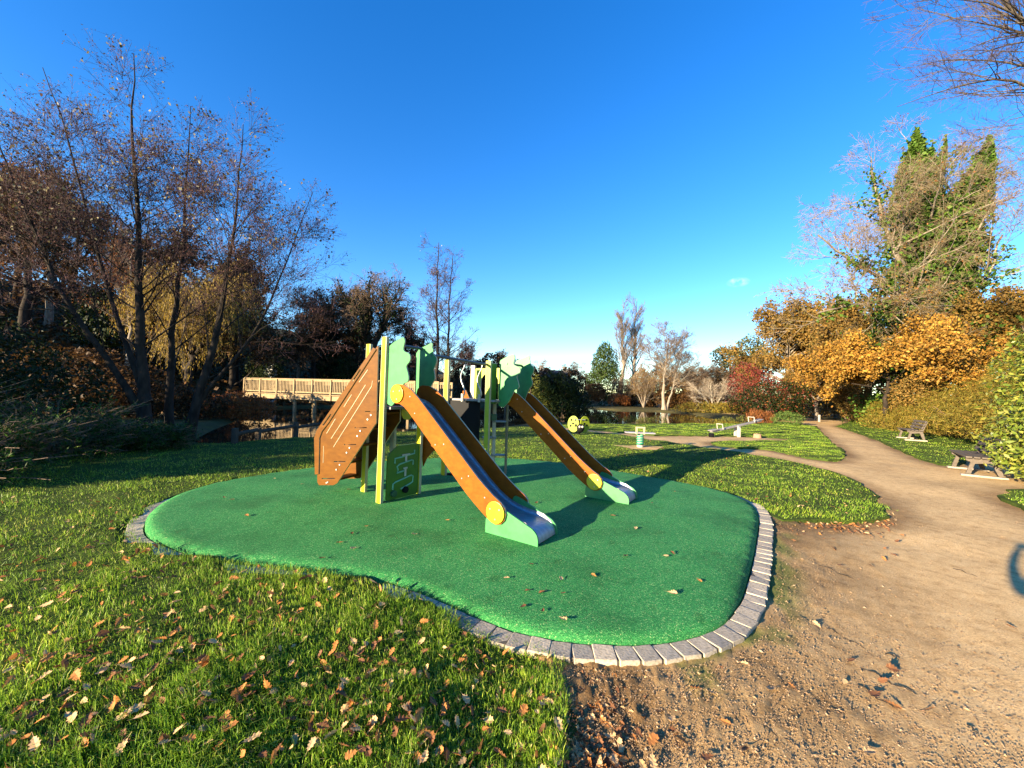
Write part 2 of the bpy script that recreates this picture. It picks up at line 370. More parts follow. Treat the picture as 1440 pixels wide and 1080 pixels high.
m_slate = paint('slate_roof', (.06, .058, .065), .7, .3, 3)
m_rubble = paint('rubble_wall', (.14, .12, .10), .9, .3, 4, bmp=.5)
m_glass = paint('window_glass', (.02, .025, .03), .08, .1)
m_lady = paint('ladybird_board', (.23, .28, .010), .4, .05)
m_coil = paint('green_coil', (.03, .27, .14), .4, .1)
m_lf_tan = [leafm('fallen_tan', [(.52, .33, .15), (.58, .38, .19)], .2), leafm('fallen_orange', [(.40, .15, .04), (.46, .20, .06)], .2), leafm('fallen_brown', [(.15, .065, .03), (.20, .09, .04)], .15)]

# ------------------------------------------------------------------ ground: outlines (plan, metres)
Z_DIRT, Z_LAWN, Z_WATER = -0.09, -0.03, -0.27
pad_px = [(204, 738), (212, 722), (234, 705), (268, 690), (330, 675), (445, 658), (560, 648), (640, 644.5), (720, 646), (800, 653), (870, 664), (950, 678),
          (1015, 692), (1052, 707), (1066, 726), (1063, 762), (1052, 812), (1038, 850), (1010, 880), (962, 897), (905, 905), (850, 905), (790, 900), (740, 891),
          (700, 879), (655, 860), (600, 836), (550, 820), (470, 805), (380, 793), (290, 782), (238, 766), (210, 752)]
PAD = smooth_closed([G(*p, -.035) for p in pad_px], 0.06)
LAWN_NEAR = [(0.24, 0.7), (0.05, -2.0), (-12, -4), (-15, 3), (-13, 9), (-10, 10.2), (-8.0, 10.6), (-7.2, 11.4), (-6.3, 12.6), (-4.2, 14.8), (-0.6, 18.0)] + \
    [G(*p, Z_LAWN) for p in [(740, 599), (800, 603), (850, 608.5), (890, 613), (940, 621), (990, 628), (1040, 634.5), (1080, 641), (1140, 654), (1185, 668), (1218, 684), (1240, 699), (1254, 715), (1250, 724),
                             (1236, 729), (1200, 731), (1150, 730), (1105, 729), (1078, 719), (1040, 712), (960, 760), (850, 840), (745, 897), (768, 910), (790, 925), (800, 950), (803, 985), (797, 1030), (795, 1080)]]
LAWN_FAR = [G(*p, Z_LAWN) for p in [(1148, 599), (1160, 612), (1176, 625), (1191, 640), (1185, 645.5), (1165, 646), (1130, 641), (1085, 631.5), (1035, 628), (1002, 623.5), (1000, 620.5), (1040, 618.6), (1080, 618.2),
                                    (1112, 617.2), (1100, 614.8), (1070, 613.2), (1020, 611.5), (960, 611), (920, 611), (860, 605.5), (800, 600.2), (775, 598)]] + \
    [(3.2, 21.2), (5, 22.3), (8, 23.4), (12, 25.2), (16, 26.6), (19.5, 28.5), (22, 31.0)]
VERGE = [G(*p, Z_LAWN) for p in [(1176, 598.5), (1200, 606), (1235, 618), (1262, 631), (1290, 643), (1320, 651), (1345, 655), (1352, 648), (1400, 640)]] + [(17.5, 13.5), (22, 18), (27, 25), (33, 34), (31, 35)]
VERGE_NEAR = [G(*p, Z_LAWN) for p in [(1404, 694), (1425, 688), (1470, 686)]] + [(16, 9), (15, 5.5)] + [G(*p, Z_LAWN) for p in [(1470, 730), (1432, 708)]]
POND = [(-9.6, 11.2), (-8.1, 11.2), (-7.2, 11.9), (-6.3, 13.1), (-4.2, 15.3), (-1, 18.6), (0.5, 21.5), (2, 23.6), (4.8, 23.9), (8, 24.2), (12, 25.9), (16, 27.4), (19, 29.5), (20.5, 33), (20, 40),
        (22, 47), (19, 51), (14, 50), (11, 55), (10, 63), (6, 67), (0, 67), (-4, 58), (-4, 46), (-8, 40), (-14, 37.5), (-18.5, 35), (-20, 30), (-17, 25), (-14.2, 20), (-12, 15.5)]
PATH_REGION = [(0, -3), (16, -3), (16, 6), (14.5, 11.5), (16, 14), (30, 33), (32, 60), (27, 60), (24, 34), (12, 24), (5, 22), (1.5, 19), (-1, 19), (2, 12), (-2, 4), (-1.5, 0)]
LAWNS = {'lawn_near': LAWN_NEAR, 'lawn_far': LAWN_FAR, 'verge': VERGE, 'verge_near': VERGE_NEAR}

def terrain_raw(x, y):
    z = np.full(x.shape, Z_DIRT)
    # wooded hillside beyond the pond on one side, hedge bank on the other, gentle rise far off
    hill = np.clip(-x - 23, 0, 60) * 0.30 * sstep(4, 22, y) + np.clip(y - 42, 0, 60) * 0.10 * sstep(2, -12, x)
    z = z + np.minimum(hill, 16)
    bx = x - (np.interp(y, [-5, 6, 9, 13.5, 17.6, 25, 34, 50], [14, 13.5, 13.6, 17.0, 19.6, 26.5, 33.5, 45]))
    z = z + np.clip(bx, 0, 9) * 0.30 * sstep(-4, 4, y)
    z = z + np.clip(y - 70, 0, 200) * 0.006
    sd_ = sdf(x, y, POND)
    z = np.where(sd_ < 1.0, z * sstep(-0.3, 1.0, sd_) + (-0.95) * (1 - sstep(-1.6, 0.75, sd_)) + Z_DIRT * 0, z)
    return z
def lawn_z(x, y):
    s = sdf(x, y, PAD)
    z = Z_LAWN - .02 + (0.07 * (fbm(x * .45, y * .45, 3, 3) - .5) + 0.05 * (vnoise(x * 2.1, y * 2.1, 9) - .5)) * sstep(.1, 1.2, np.abs(s))
    z = z + .045 * sstep(5.5, 4.0, y) * sstep(0, -1.1, x) * sstep(-4.2, -3.0, x) - .028 * sstep(-.7, .15, x) * sstep(3.2, 2.4, y)
    return np.where(s < .03, -.2, z)
def tz(x, y):
    return float(terrain_raw(np.array([float(x)]), np.array([float(y)]))[0])

# terrain: rings round the camera's foot point, fine in front and near
na, nr = 500, 240
th = np.concatenate([np.linspace(-75, 75, na), np.linspace(75, 285, 60)[1:-1]]) * math.pi / 180
rad = np.concatenate([np.exp(np.linspace(math.log(.45), math.log(70), nr)), np.exp(np.linspace(math.log(72), math.log(900), 40))])
TH, RD = np.meshgrid(th, rad); GX, GY = RD * np.sin(TH), RD * np.cos(TH); gx, gy = GX.ravel(), GY.ravel()
gz = terrain_raw(gx, gy)
sd_l = np.minimum.reduce([sdf(gx, gy, p) for p in LAWNS.values()]); sd_p = sdf(gx, gy, PAD); sd_w = sdf(gx, gy, POND)
rr = np.hypot(gx, gy); near = 1 - sstep(7, 14, rr)
humus = np.clip((1 - sstep(.15, 1.5, sd_p)) * .75 * sstep(-.5, .5, gx) + (1 - sstep(.05, .55, sd_l)) * .8, 0, 1)
humus = np.clip(humus * (0.25 + 1.5 * fbm(gx * 1.9, gy * 1.9, 4, 41)), 0, 1)
rough_ = 0.006 + .015 * humus
rel = (fbm(gx * 19, gy * 19, 4, 5) - .5) * 1.8 + (vnoise(gx * 55, gy * 55, 8) - .5) * 1.0
flat = (sd_w > 1.2) & (np.abs(gz - Z_DIRT) < .02)
gz = gz + np.where(flat, rel * rough_ * near + (fbm(gx * 1.3, gy * 1.3, 3, 6) - .5) * .03, 0)
gz = gz + .028 * (1 - sstep(.2, .9, sd_p)) * (sd_p > .05)
gz = np.where(sd_l < -.08, np.minimum(gz, Z_DIRT - .03), gz); gz = np.where(sd_p < -.1, -.25, gz)
moss = np.clip((1 - sstep(.2, .5, sd_p)) * sstep(.45, .62, fbm(gx * 2.6, gy * 2.6, 4, 77)) * sstep(.6, 1.2, gx), 0, 1) * .9
Kr, Ka = TH.shape; idx = np.arange(Kr * Ka).reshape(Kr, Ka)
qa = idx[:-1]; qb = idx[1:]
quads = np.stack([qa, qb, np.roll(qb, -1, 1), np.roll(qa, -1, 1)], -1).reshape(-1, 4)
cx, cy = gx[quads].mean(1), gy[quads].mean(1)
on_path = (sdf(cx, cy, PATH_REGION) < 0)
GV = np.stack([gx, gy, gz], 1)
def sub_mesh(name, q, mat):
    u, inv = np.unique(q, return_inverse=True); me = mesh_np(name, GV[u], inv.reshape(-1, 4)[:, ::-1], mat, True)
    for nm, src in (('humus', humus), ('moss', moss)):
        a = me.attributes.new(nm, 'FLOAT', 'POINT'); a.data.foreach_set('value', src[u].astype(np.float32))
    return me
o = link('path', sub_mesh('path', quads[on_path], m_dirt)); tag(o, 'sandy brown packed earth path curving away past the benches', kind='structure')
o = link('ground', sub_mesh('ground', quads[~on_path], m_wild)); tag(o, 'rough ground under the trees and hedges', kind='structure')

def sheet(name, poly, zf, mat, spacing, skirt, label, kind='structure', grow=None):
    pts = [Vector(p) for p in poly]; n = len(pts); P2 = np.array(poly, float)
    lo, hi = P2.min(0), P2.max(0)
    if callable(spacing):
        q = spacing(lo, hi)
    else:
        X, Y = np.meshgrid(np.arange(lo[0], hi[0], spacing), np.arange(lo[1], hi[1], spacing)); q = np.stack([X.ravel(), Y.ravel()], 1)
    s = sdf(q[:, 0], q[:, 1], P2); q = q[s < -.03]
    V2 = pts + [Vector(p) for p in q.tolist()]
    vo, eo, fo, *_ = delaunay_2d_cdt(V2, [(i, (i + 1) % n) for i in range(n)], [list(range(n))], 1, 1e-5)
    va = np.array([(v.x, v.y) for v in vo]); z = zf(va[:, 0], va[:, 1])
    V = np.column_stack([va, z]); F = np.array(fo, np.int32)
    a, b_, c_ = (va[F[:, i]] for i in range(3))
    cr = (b_ - a)[:, 0] * (c_ - a)[:, 1] - (b_ - a)[:, 1] * (c_ - a)[:, 0]; F[cr < 0] = F[cr < 0][:, ::-1]
    k0 = len(V); base = V[:n].copy(); base[:, 2] -= skirt; V = np.vstack([V, base])
    sk = np.array([(i, (i + 1) % n, k0 + (i + 1) % n, k0 + i) for i in range(n)], np.int32)
    o = link(name, mesh_np(name, V, [F, sk], mat, False)); tag(o, label, kind=kind); return o
def resamp(poly, step):
    p = np.asarray(poly, float); out = []
    for i in range(len(p)):
        q = p[(i + 1) % len(p)]; L = np.linalg.norm(q - p[i]); k = max(1, int(L / step))
        for t in range(k): out.append(p[i] + (q - p[i]) * t / k)
    out = np.array(out); c = out.mean(0)
    j = (np.stack([vnoise(out[:, 0] * 5, out[:, 1] * 5, 3), vnoise(out[:, 0] * 5, out[:, 1] * 5, 4)], 1) - .5) * .12
    j = j * (1 + .9 * (np.hypot(out[:, :1], out[:, 1:]) < 3.2)); j2 = (np.stack([vnoise(out[:, 0] * 1.7, out[:, 1] * 1.7, 13), vnoise(out[:, 0] * 1.7, out[:, 1] * 1.7, 14)], 1) - .5) * .16
    return [tuple(v) for v in out + j + j2]
sheet('lawn', resamp(LAWN_NEAR, .22), lawn_z, m_turf, .3, .12, 'frosty green lawn around the safety surface strewn with leaves')
sheet('lawn', resamp(LAWN_FAR, .3), lawn_z, m_turf, .5, .12, 'green lawn between the earth path and the pond')
sheet('lawn', resamp(VERGE, .3), lawn_z, m_turf, .5, .12, 'grass verge in front of the hedge and benches')
sheet('lawn', resamp(VERGE_NEAR, .3), lawn_z, m_turf, .5, .12, 'small grass patch beside the laurel at the path edge')
def pad_z(x, y):
    s = sdf(x, y, PAD); e = 1 - sstep(-.07, 0, s)
    return -.032 + .027 * e + .02 * sstep(-.1, -1.6, s) + .012 * (fbm(x * 1.2, y * 1.2, 3, 12) - .5)
pad = sheet('play_surface', [tuple(p) for p in PAD], lambda x, y: pad_z(x, y) + .005, m_rubber, .09, .15, 'raised green rubber crumb safety surface edged with stone')
for pl in pad.data.polygons: pl.use_smooth = True
# pond
me = mesh_np('pond', [(-32, 8, Z_WATER), (32, 8, Z_WATER), (32, 70, Z_WATER), (-32, 70, Z_WATER)], np.array([[0, 1, 2, 3]]), m_water)
tag(link('pond', me), 'still dark pond reflecting the bridge and far trees', kind='structure')

# stone kerb, one object per stone
c = PAD; nx = np.roll(c, -1, 0) - np.roll(c, 1, 0); nx /= np.linalg.norm(nx, axis=1)[:, None]
area = np.sum(c[:, 0] * np.roll(c[:, 1], -1) - np.roll(c[:, 0], -1) * c[:, 1]); sgn = 1 if area > 0 else -1
on = np.stack([nx[:, 1], -nx[:, 0]], 1) * sgn
mid = c + on * .085; strip_o, strip_i = c + on * .158, c + on * .01
n = len(c); zk = np.where(((c[:, 0] > -1.0) & (c[:, 1] < 3.3)) | ((c[:, 0] > 1.0) & (c[:, 1] < 5.95)), -.0425, -.13)
V = np.vstack([np.column_stack([strip_i, zk]), np.column_stack([mid + on * .062, zk]), np.column_stack([strip_o, np.full(n, -.2)])])
i = np.arange(n); j = (i + 1) % n
F = np.vstack([np.stack([i, j, j + n, i + n], 1), np.stack([i + n, j + n, j + 2 * n, i + 2 * n], 1)])
kerb = link('kerb', mesh_np('kerb', V, F, m_mortar)); tag(kerb, 'edging of small pale granite blocks round the green surface', kind='structure')
stone_me = []
for k in range(6):
    bm = bmesh.new(); box(bm, (0, 0, 0), .124, .145, .12)
    for v_ in bm.verts: v_.co += Vector((random.uniform(-.007, .007), random.uniform(-.009, .009), random.uniform(-.003, .003)))
    bmesh.ops.bevel(bm, geom=[e for e in bm.edges], offset=.004, segments=1, affect='EDGES')
    me = bpy.data.meshes.new('kerb_stone'); bm.to_mesh(me); bm.free(); me.materials.append(m_stone); stone_me.append(me)
seg = np.linalg.norm(np.roll(mid, -1, 0) - mid, axis=1); cum = np.concatenate([[0], np.cumsum(seg)]); L = cum[-1]
ns = int(L / .134); mc = np.vstack([mid, mid[:1]])
for k in range(ns):
    s_ = (k + .5) * L / ns; x, y = np.interp(s_, cum, mc[:, 0]), np.interp(s_, cum, mc[:, 1]); x2, y2 = np.interp(s_ + .03, cum, mc[:, 0]), np.interp(s_ + .03, cum, mc[:, 1])
    o = link('kerb_stone', random.choice(stone_me), kerb, (x, y, (-.098 if ((x > -1.0 and y < 3.3) or (x > 1.0 and y < 5.95)) else -.125) + random.uniform(-.003, .003)))
    o.rotation_euler = (random.uniform(-.02, .02), random.uniform(-.02, .02), math.atan2(y2 - y, x2 - x) + random.uniform(-.02, .02)); o.scale.x = L / ns / .134

# ------------------------------------------------------------------ grass blades
def blades(name, polys, n0, hmul, wmul, zfun, dmin, dmax, label, avoid=(), amax=62):
    out = []
    for poly in polys:
        # density falls with the square of the distance: sample log-uniform rings
        N = int(n0); th_ = rng.uniform(-R(amax), R(amax), N); r_ = np.exp(rng.uniform(math.log(dmin), math.log(dmax), N))
        x, y = r_ * np.sin(th_), r_ * np.cos(th_)
        k = sdf(x, y, poly) < .30 * (fbm(x * 4, y * 4, 3, 2) - .54)
        for a, mrg in avoid: k &= sdf(x, y, a) > mrg
        out.append(np.stack([x[k], y[k]], 1))
    p = np.vstack(out); x, y = p[:, 0], p[:, 1]; d = np.hypot(x, y); N = len(p)
    cl = fbm(x * 2.6, y * 2.6, 3, 21); keep = rng.random(N) < np.clip(.35 + 1.3 * (cl - .25) + .4 * sstep(6, 12, d), .2, 1); x, y, d, cl = x[keep], y[keep], d[keep], cl[keep]; N = len(x)
    h = hmul * (.026 + .05 * cl) * rng.uniform(.5, 1.35, N) * (1 - .45 * sstep(5, 13, d)); h = h * (.55 + .9 * fbm(x * 8, y * 8, 2, 91)) * (1 + .0 * d); wd = wmul * np.maximum(.0020, .00048 * d) * rng.uniform(.7, 1.3, N)
    az = rng.uniform(0, 2 * math.pi, N); az2 = rng.uniform(0, 2 * math.pi, N) * .8 + 3 * vnoise(x * 1.5, y * 1.5, 33); lean = rng.uniform(.1, 1.0, N)
    so = np.minimum.reduce([sdf(x, y, q) for q in polys]); z = np.where(so > -.01, Z_DIRT - .004, zfun(x, y) - .004); h = h * np.where(so > -.01, .8, 1.0)
    wv = np.stack([np.cos(az) * wd, np.sin(az) * wd, np.zeros(N)], 1); lv = np.stack([np.cos(az2), np.sin(az2), np.zeros(N)], 1)
    b0 = np.stack([x, y, z], 1); mid_ = b0 + lv * (h * lean * .3)[:, None]; mid_[:, 2] += h * .6
    tip = b0 + lv * (h * lean)[:, None]; tip[:, 2] += h * (1.05 - .45 * lean)
    V = np.stack([b0 - wv, b0 + wv, mid_ + wv * .75, mid_ - wv * .75, tip], 1).reshape(-1, 3)
    k = np.arange(N) * 5; fa = d > 4.5; k1 = k[~fa]; k2 = k[fa]
    o = link(name, mesh_np(name, V, [np.stack([k1, k1 + 1, k1 + 2, k1 + 3], 1), np.vstack([np.stack([k1 + 3, k1 + 2, k1 + 4], 1), np.stack([k2, k2 + 1, k2 + 4], 1)])], m_blade)); tag(o, label, 'grass', kind='stuff'); return N
stone_avoid = [(PAD, .085)]
nb = blades('grass', [LAWN_NEAR], 680000, 1.0, 1.0, lawn_z, .75, 26, 'short green grass of the near lawn around the play surface', stone_avoid, 66)
nb2 = blades('grass', [LAWN_FAR], 800000, .75, 1.0, lawn_z, 8.5, 40, 'short green grass of the lawn beside the pond', (), 50)
nb3 = blades('grass', [VERGE, VERGE_NEAR], 420000, .75, 1.0, lawn_z, 8, 45, 'pale short grass of the verge beside the hedge', (), 62)
# thin weedy tufts along the kerb on the dirt side
TUFT = [(1.0, 2.05), (1.7, 2.2), (2.3, 2.7), (2.65, 3.3), (2.8, 4.5), (2.6, 4.5), (2.3, 3.3), (1.9, 2.6), (1.2, 2.3)]

# ------------------------------------------------------------------ trees: branches grown level by level
def norm(a): return a / (np.linalg.norm(a, axis=-1, keepdims=True) + 1e-9)
def grow(pts, rad, n, u0, u1, ang, L, P_, wig=.12, trop=.05, rr=.5, taper=.25, Lpow=.6, rg=None, rmin=.003, flatz=1.0):
    """children on each parent polyline; returns (pts, rad)"""
    rg = rg or rng; N, Pp, _ = pts.shape
    u = rg.uniform(u0, u1, (N, n)); u = np.sort((u + (np.arange(n)[None] + rg.random((N, n))) / n * (u1 - u0) + u0) / 2, 1) if n > 2 else u
    f = u * (Pp - 1); i0 = np.clip(f.astype(int), 0, Pp - 2); t = (f - i0)[..., None]; ar = np.arange(N)[:, None]
    p = pts[ar, i0] * (1 - t) + pts[ar, i0 + 1] * t; r0 = rad[ar, i0] * (1 - t[..., 0]) + rad[ar, i0 + 1] * t[..., 0]
    tan = norm(pts[ar, i0 + 1] - pts[ar, i0]).reshape(-1, 3); p = p.reshape(-1, 3); K = len(p); r0 = r0.reshape(-1); uu = u.reshape(-1)
    ref = norm(rg.normal(size=(K, 3)) * np.array([1, 1, flatz])); side = norm(ref - tan * np.sum(ref * tan, 1, keepdims=True))
    a = R(1) * rg.normal(ang[0], ang[1], K)[:, None]; d = norm(tan * np.cos(a) + side * np.sin(a))
    Ln = L * (1 - (uu - u0) / (u1 - u0 + 1e-6) * Lpow) * rg.uniform(.65, 1.25, K)
    out = np.zeros((K, P_, 3)); out[:, 0] = p; st = (Ln / (P_ - 1))[:, None]
    for k in range(1, P_):
        d = norm(d + rg.normal(size=(K, 3)) * wig + np.array([0, 0, trop])); out[:, k] = out[:, k - 1] + d * st
    r = np.maximum(r0 * rr, rmin)[:, None] * np.linspace(1, taper, P_)[None]
    return out, np.maximum(r, rmin * .6)
def tubes(pts, rad, sides):
    N, Pp, _ = pts.shape; tan = np.zeros_like(pts); tan[:, 1:-1] = pts[:, 2:] - pts[:, :-2]; tan[:, 0] = pts[:, 1] - pts[:, 0]; tan[:, -1] = pts[:, -1] - pts[:, -2]; tan = norm(tan)
    ref = np.where(np.abs(tan[:, :1, 2:3]) > .8, np.array([1.0, 0, 0]), np.array([0, 0, 1.0])); a = norm(np.cross(tan, np.broadcast_to(ref, tan.shape))); b_ = np.cross(tan, a)
    an = np.arange(sides) * 2 * math.pi / sides
    V = pts[:, :, None] + (a[:, :, None] * np.cos(an)[None, None, :, None] + b_[:, :, None] * np.sin(an)[None, None, :, None]) * rad[:, :, None, None]
    ix = np.arange(N * Pp * sides).reshape(N, Pp, sides)
    q = np.stack([ix[:, :-1], np.roll(ix, -1, 2)[:, :-1], np.roll(ix, -1, 2)[:, 1:], ix[:, 1:]], -1).reshape(-1, 4)
    return V.reshape(-1, 3), q
def merge(parts):
    V, F, o = [], [], 0
    for v, f in parts: V.append(v); F.append(f + o); o += len(v)
    return np.vstack(V), np.vstack(F)
def leaf_quads(c, size, rg=None, nrm=None, flat=0.0, asp=.6, down=0.0):
    """rhombic leaves at centres c"""
    rg = rg or rng; N = len(c); n = norm(rg.normal(size=(N, 3)) + (nrm * 1.2 if nrm is not None else 0) + np.array([0, 0, flat])); t = norm(np.cross(n, rg.normal(size=(N, 3))) + np.array([0, 0, -down])); b_ = norm(np.cross(n, t))
    s = size * rg.uniform(.6, 1.3, (N, 1))
    V = np.stack([c - t * s * .5, c + b_ * s * asp * .5, c + t * s * .5, c - b_ * s * asp * .5], 1).reshape(-1, 3)
    return V, np.arange(N * 4).reshape(-1, 4)
def along(pts, n, u0=.2, u1=1.0, jit=.05, rg=None):
    rg = rg or rng; N, Pp, _ = pts.shape; i = rg.integers(0, N, n); f = rg.uniform(u0, u1, n) * (Pp - 1); i0 = np.clip(f.astype(int), 0, Pp - 2); t = (f - i0)[:, None]
    return pts[i, i0] * (1 - t) + pts[i, i0 + 1] * t + rg.normal(size=(n, 3)) * jit
def spline(ctrl, P_):
    c = np.asarray(ctrl, float); d = np.concatenate([[0], np.cumsum(np.linalg.norm(np.diff(c, axis=0), axis=1))]); s = np.linspace(0, d[-1], P_)
    o = np.stack([np.interp(s, d, c[:, k]) for k in range(3)], 1)
    for _ in range(2): o[1:-1] = (o[:-2] + 2 * o[1:-1] + o[2:]) / 4
    return o
def tree(name, loc, trunks, levels, wood, twig, leaves, label, cat='tree', group=None, seed=1, sides=(9, 6, 4, 3, 3), flare=True):
    """trunks: list of (control points local, r0, r1); levels: dicts for grow(); leaves: list of (n, size, level, material, kwargs, part name)"""
    rg = np.random.default_rng(seed); tp, tr = [], []; Pn = 14
    for ctrl, r0, r1 in trunks:
        p = spline(ctrl, Pn); p[2:-1] += rg.normal(size=(Pn - 3, 3)) * np.array([1, 1, .3]) * r0 * .22
        r = r1 + (r0 - r1) * (1 - np.linspace(0, 1, Pn))**1.3
        if flare: r[0] *= 1.55; r[1] *= 1.12
        tp.append(p); tr.append(r)
    L = [(np.array(tp), np.array(tr))]
    for lv in levels:
        lv = dict(lv); src = lv.pop('src', len(L) - 1); L.append(grow(L[src][0], L[src][1], rg=rg, **lv))
    root = empty(name, loc); tag(root, label, cat, group)
    link('trunk', mesh_np('trunk', *tubes(*L[0], sides[0]), wood, True), root)
    if len(L) > 1:
        link('limbs', mesh_np('limbs', *merge([tubes(*l, sides[min(i + 1, 4)]) for i, l in enumerate(L[1:3])]), wood, True), root)
    if len(L) > 3:
        link('twigs', mesh_np('twigs', *merge([tubes(*l, 3) for l in L[3:]]), twig, True), root)
    for n, size, lev, mat, kw, pn in leaves:
        kw = dict(kw); jit = kw.pop('jit', .06); u0 = kw.pop('u0', .2); zmin = kw.pop('zmin', None); zmax = kw.pop('zmax', None); u1 = kw.pop('u1', 1.0)
        c_ = along(L[lev][0], n, u0, u1, jit, rg)
        if zmin is not None: c_ = c_[c_[:, 2] > zmin]
        if zmax is not None: c_ = c_[c_[:, 2] < zmax + 1.5 * rg.normal(size=len(c_))]
        V, F = leaf_quads(c_, size, rg, **kw); link(pn, mesh_np(pn, V, F, mat), root)
    return root
def copy_tree(o, loc, rz=0, s=1.0, label=None, parent=None):
    c = o.copy(); COL.objects.link(c)
    if parent is not None: c.parent = parent
    else:
        c.location = loc; c.rotation_euler.z = rz; c.scale = (s, s, s) if not isinstance(s, tuple) else s
        if label: c['label'] = label
    for ch in list(o.children): copy_tree(ch, None, parent=c)
    return c
def shrub(name, loc, lobes, n, size, mat, label, cat='shrub', group=None, seed=1, stems=6, clump=1.6, hollow=.55, kw=None, stem_mat=None, gap=.42, extra=()):
    rg = np.random.default_rng(seed); lob = np.array(lobes, float); vol = lob[:, 3] * lob[:, 4] + lob[:, 4] * lob[:, 5] + lob[:, 3] * lob[:, 5]
    pk = rg.choice(len(lob), n * 2, p=vol / vol.sum()); d = norm(rg.normal(size=(n * 2, 3))); rr_ = hollow + (1 - hollow) * rg.random((n * 2, 1))**.6
    # ragged outline: radius follows a noise of the direction
    bumpy = 1 + .28 * (fbm(d[:, 0] * 3 + pk * 7.3 + d[:, 2] * 2.1, d[:, 1] * 3 + d[:, 2] * 2.7, 3, seed) - .5)[:, None] * 2
    c_ = lob[pk, :3] + d * rr_ * bumpy * lob[pk, 3:6]
    g = fbm(c_[:, 0] * clump + c_[:, 2] * clump * .9, c_[:, 1] * clump - c_[:, 2] * clump * .7, 3, seed + 5)
    c_ = c_[(g > gap + rg.normal(size=len(g)) * .06) & (c_[:, 2] > .02)]; d2 = d[:0]
    c_ = c_[:n]; cen = lob[:, :3].mean(0); nrm = norm(c_ - cen * np.array([1, 1, .6]))
    root = empty(name, loc); tag(root, label, cat, group)
    V, F = leaf_quads(c_, size, rg, nrm=nrm, **(kw or {})); link('foliage', mesh_np('foliage', V, F, mat), root)
    for n2, s2, m2, kw2 in extra:
        q = c_[rg.integers(0, len(c_), n2)] + rg.normal(size=(n2, 3)) * size; V, F = leaf_quads(q, s2, rg, **kw2); link('leaves', mesh_np('leaves', V, F, m2), root)
    if stems:
        k = rg.integers(0, len(lob), stems); tips = lob[k, :3] + rg.normal(size=(stems, 3)) * lob[k, 3:6] * .45
        base = np.stack([lob[k, 0] * .25 + rg.normal(size=stems) * .12, lob[k, 1] * .25 + rg.normal(size=stems) * .12, np.full(stems, -.1)], 1)
        tt = np.linspace(0, 1, 6)[None, :, None]; p = base[:, None] * (1 - tt) + tips[:, None] * tt + rg.normal(size=(stems, 6, 3)) * .04
        p[:, 0] = base
        hgt = max(.4, (lob[:, 2] + lob[:, 5]).max()); r = np.linspace(.028, .006, 6)[None] * np.ones((stems, 1)) * min(2.2, hgt / 2)
        p2, r2 = grow(p, r, 5, .35, .95, (40, 12), hgt * .28, 4, rg=rg)
        link('stems', mesh_np('stems', *merge([tubes(p, r, 5), tubes(p2, r2, 3)]), stem_mat or m_twig_brown, True), root)
    return root
def base_at(u, D): 
    p = P(u, 560, D); return (p.x, D, tz(p.x, D))

# ---- alders with catkins on the pond bank
al_lv = [dict(n=38, u0=.16, u1=.985, ang=(46, 9), L=3.7, P_=8, wig=.07, trop=.03, rr=.26, Lpow=.9),
         dict(n=10, u0=.2, u1=.98, ang=(42, 12), L=1.35, P_=4, wig=.12, trop=.03, rr=.42, Lpow=.5, rmin=.005),
         dict(n=6, u0=.15, u1=1, ang=(42, 14), L=.55, P_=3, wig=.14, trop=.02, rr=.5, rmin=.0035)]
def alder(loc, trunks, label, seed, lv=al_lv, group='alders with purple catkins', nl=1500, nc=9000, top=6.0):
    return tree('alder_tree', loc, trunks, lv, m_bark_dark, m_twig_purple,
                [(nc, .055, 3, m_lf_catkin, dict(asp=.42, down=1.2, jit=.05), 'catkins'), (nl, .085, 3, m_lf_alder, dict(asp=.8, jit=.05, zmin=top, u0=.6), 'foliage')], label, group=group, seed=seed, sides=(10, 6, 3, 3, 3))
b1 = P(207, 585, 11.6); b2 = P(238, 590, 12.6); b3 = P(264, 592, 12.0)
def rel(b, pts): return [tuple(P(u, v, D) - Vector((b.x, b.y, -.25))) for u, v, D in pts]
alder((b1.x, b1.y, -.25), [([(0, 0, 0)] + rel(b1, [(197, 470, 11.6), (193, 330, 11.7), (190, 200, 11.8), (188, 75, 12)]), .165, .012),
                            ([(0, 0, .7)] + rel(b1, [(150, 505, 11.3), (95, 430, 11), (50, 330, 10.8), (-20, 160, 10.6)]), .10, .012),
                            ([(0, 0, 1.2)] + rel(b1, [(160, 440, 11.8), (130, 330, 12), (95, 190, 12.3), (60, 95, 12.5)]), .085, .01)],
      'tall dark alder with several stems and purple catkins, tallest by the bridge', 11, nl=2600, nc=15000)
alder((b2.x, b2.y, -.25), [([(0, 0, 0)] + rel(b2, [(238, 500, 12.6), (252, 400, 12.7), (262, 280, 12.8), (268, 150, 13)]), .125, .01)],
      'straight slim alder standing between two heavier purple alders', 12, nl=1300, nc=7500)
alder((b3.x, b3.y, -.25), [([(0, 0, 0)] + rel(b3, [(292, 510, 12), (315, 420, 12), (330, 300, 12.1), (342, 175, 12.2)]), .14, .01),
                            ([(0, 0, .5)] + rel(b3, [(300, 530, 12), (350, 490, 12.3), (390, 400, 12.8), (440, 270, 13.2)]), .07, .01)],
      'leaning alder with pale lit bark nearest to the timber bridge', 13, nl=1500, nc=9000)
far_lv = [dict(n=30, u0=.12, u1=.97, ang=(55, 9), L=3.6, P_=7, wig=.07, trop=.05, rr=.34, Lpow=.75),
          dict(n=8, u0=.25, u1=.98, ang=(42, 12), L=1.3, P_=5, wig=.10, trop=.03, rr=.42, rmin=.008), dict(n=5, u0=.2, u1=1, ang=(42, 14), L=.55, P_=2, rr=.5, rmin=.006)]
b4 = P(614, 590, 27); b5 = P(632, 590, 27.5)
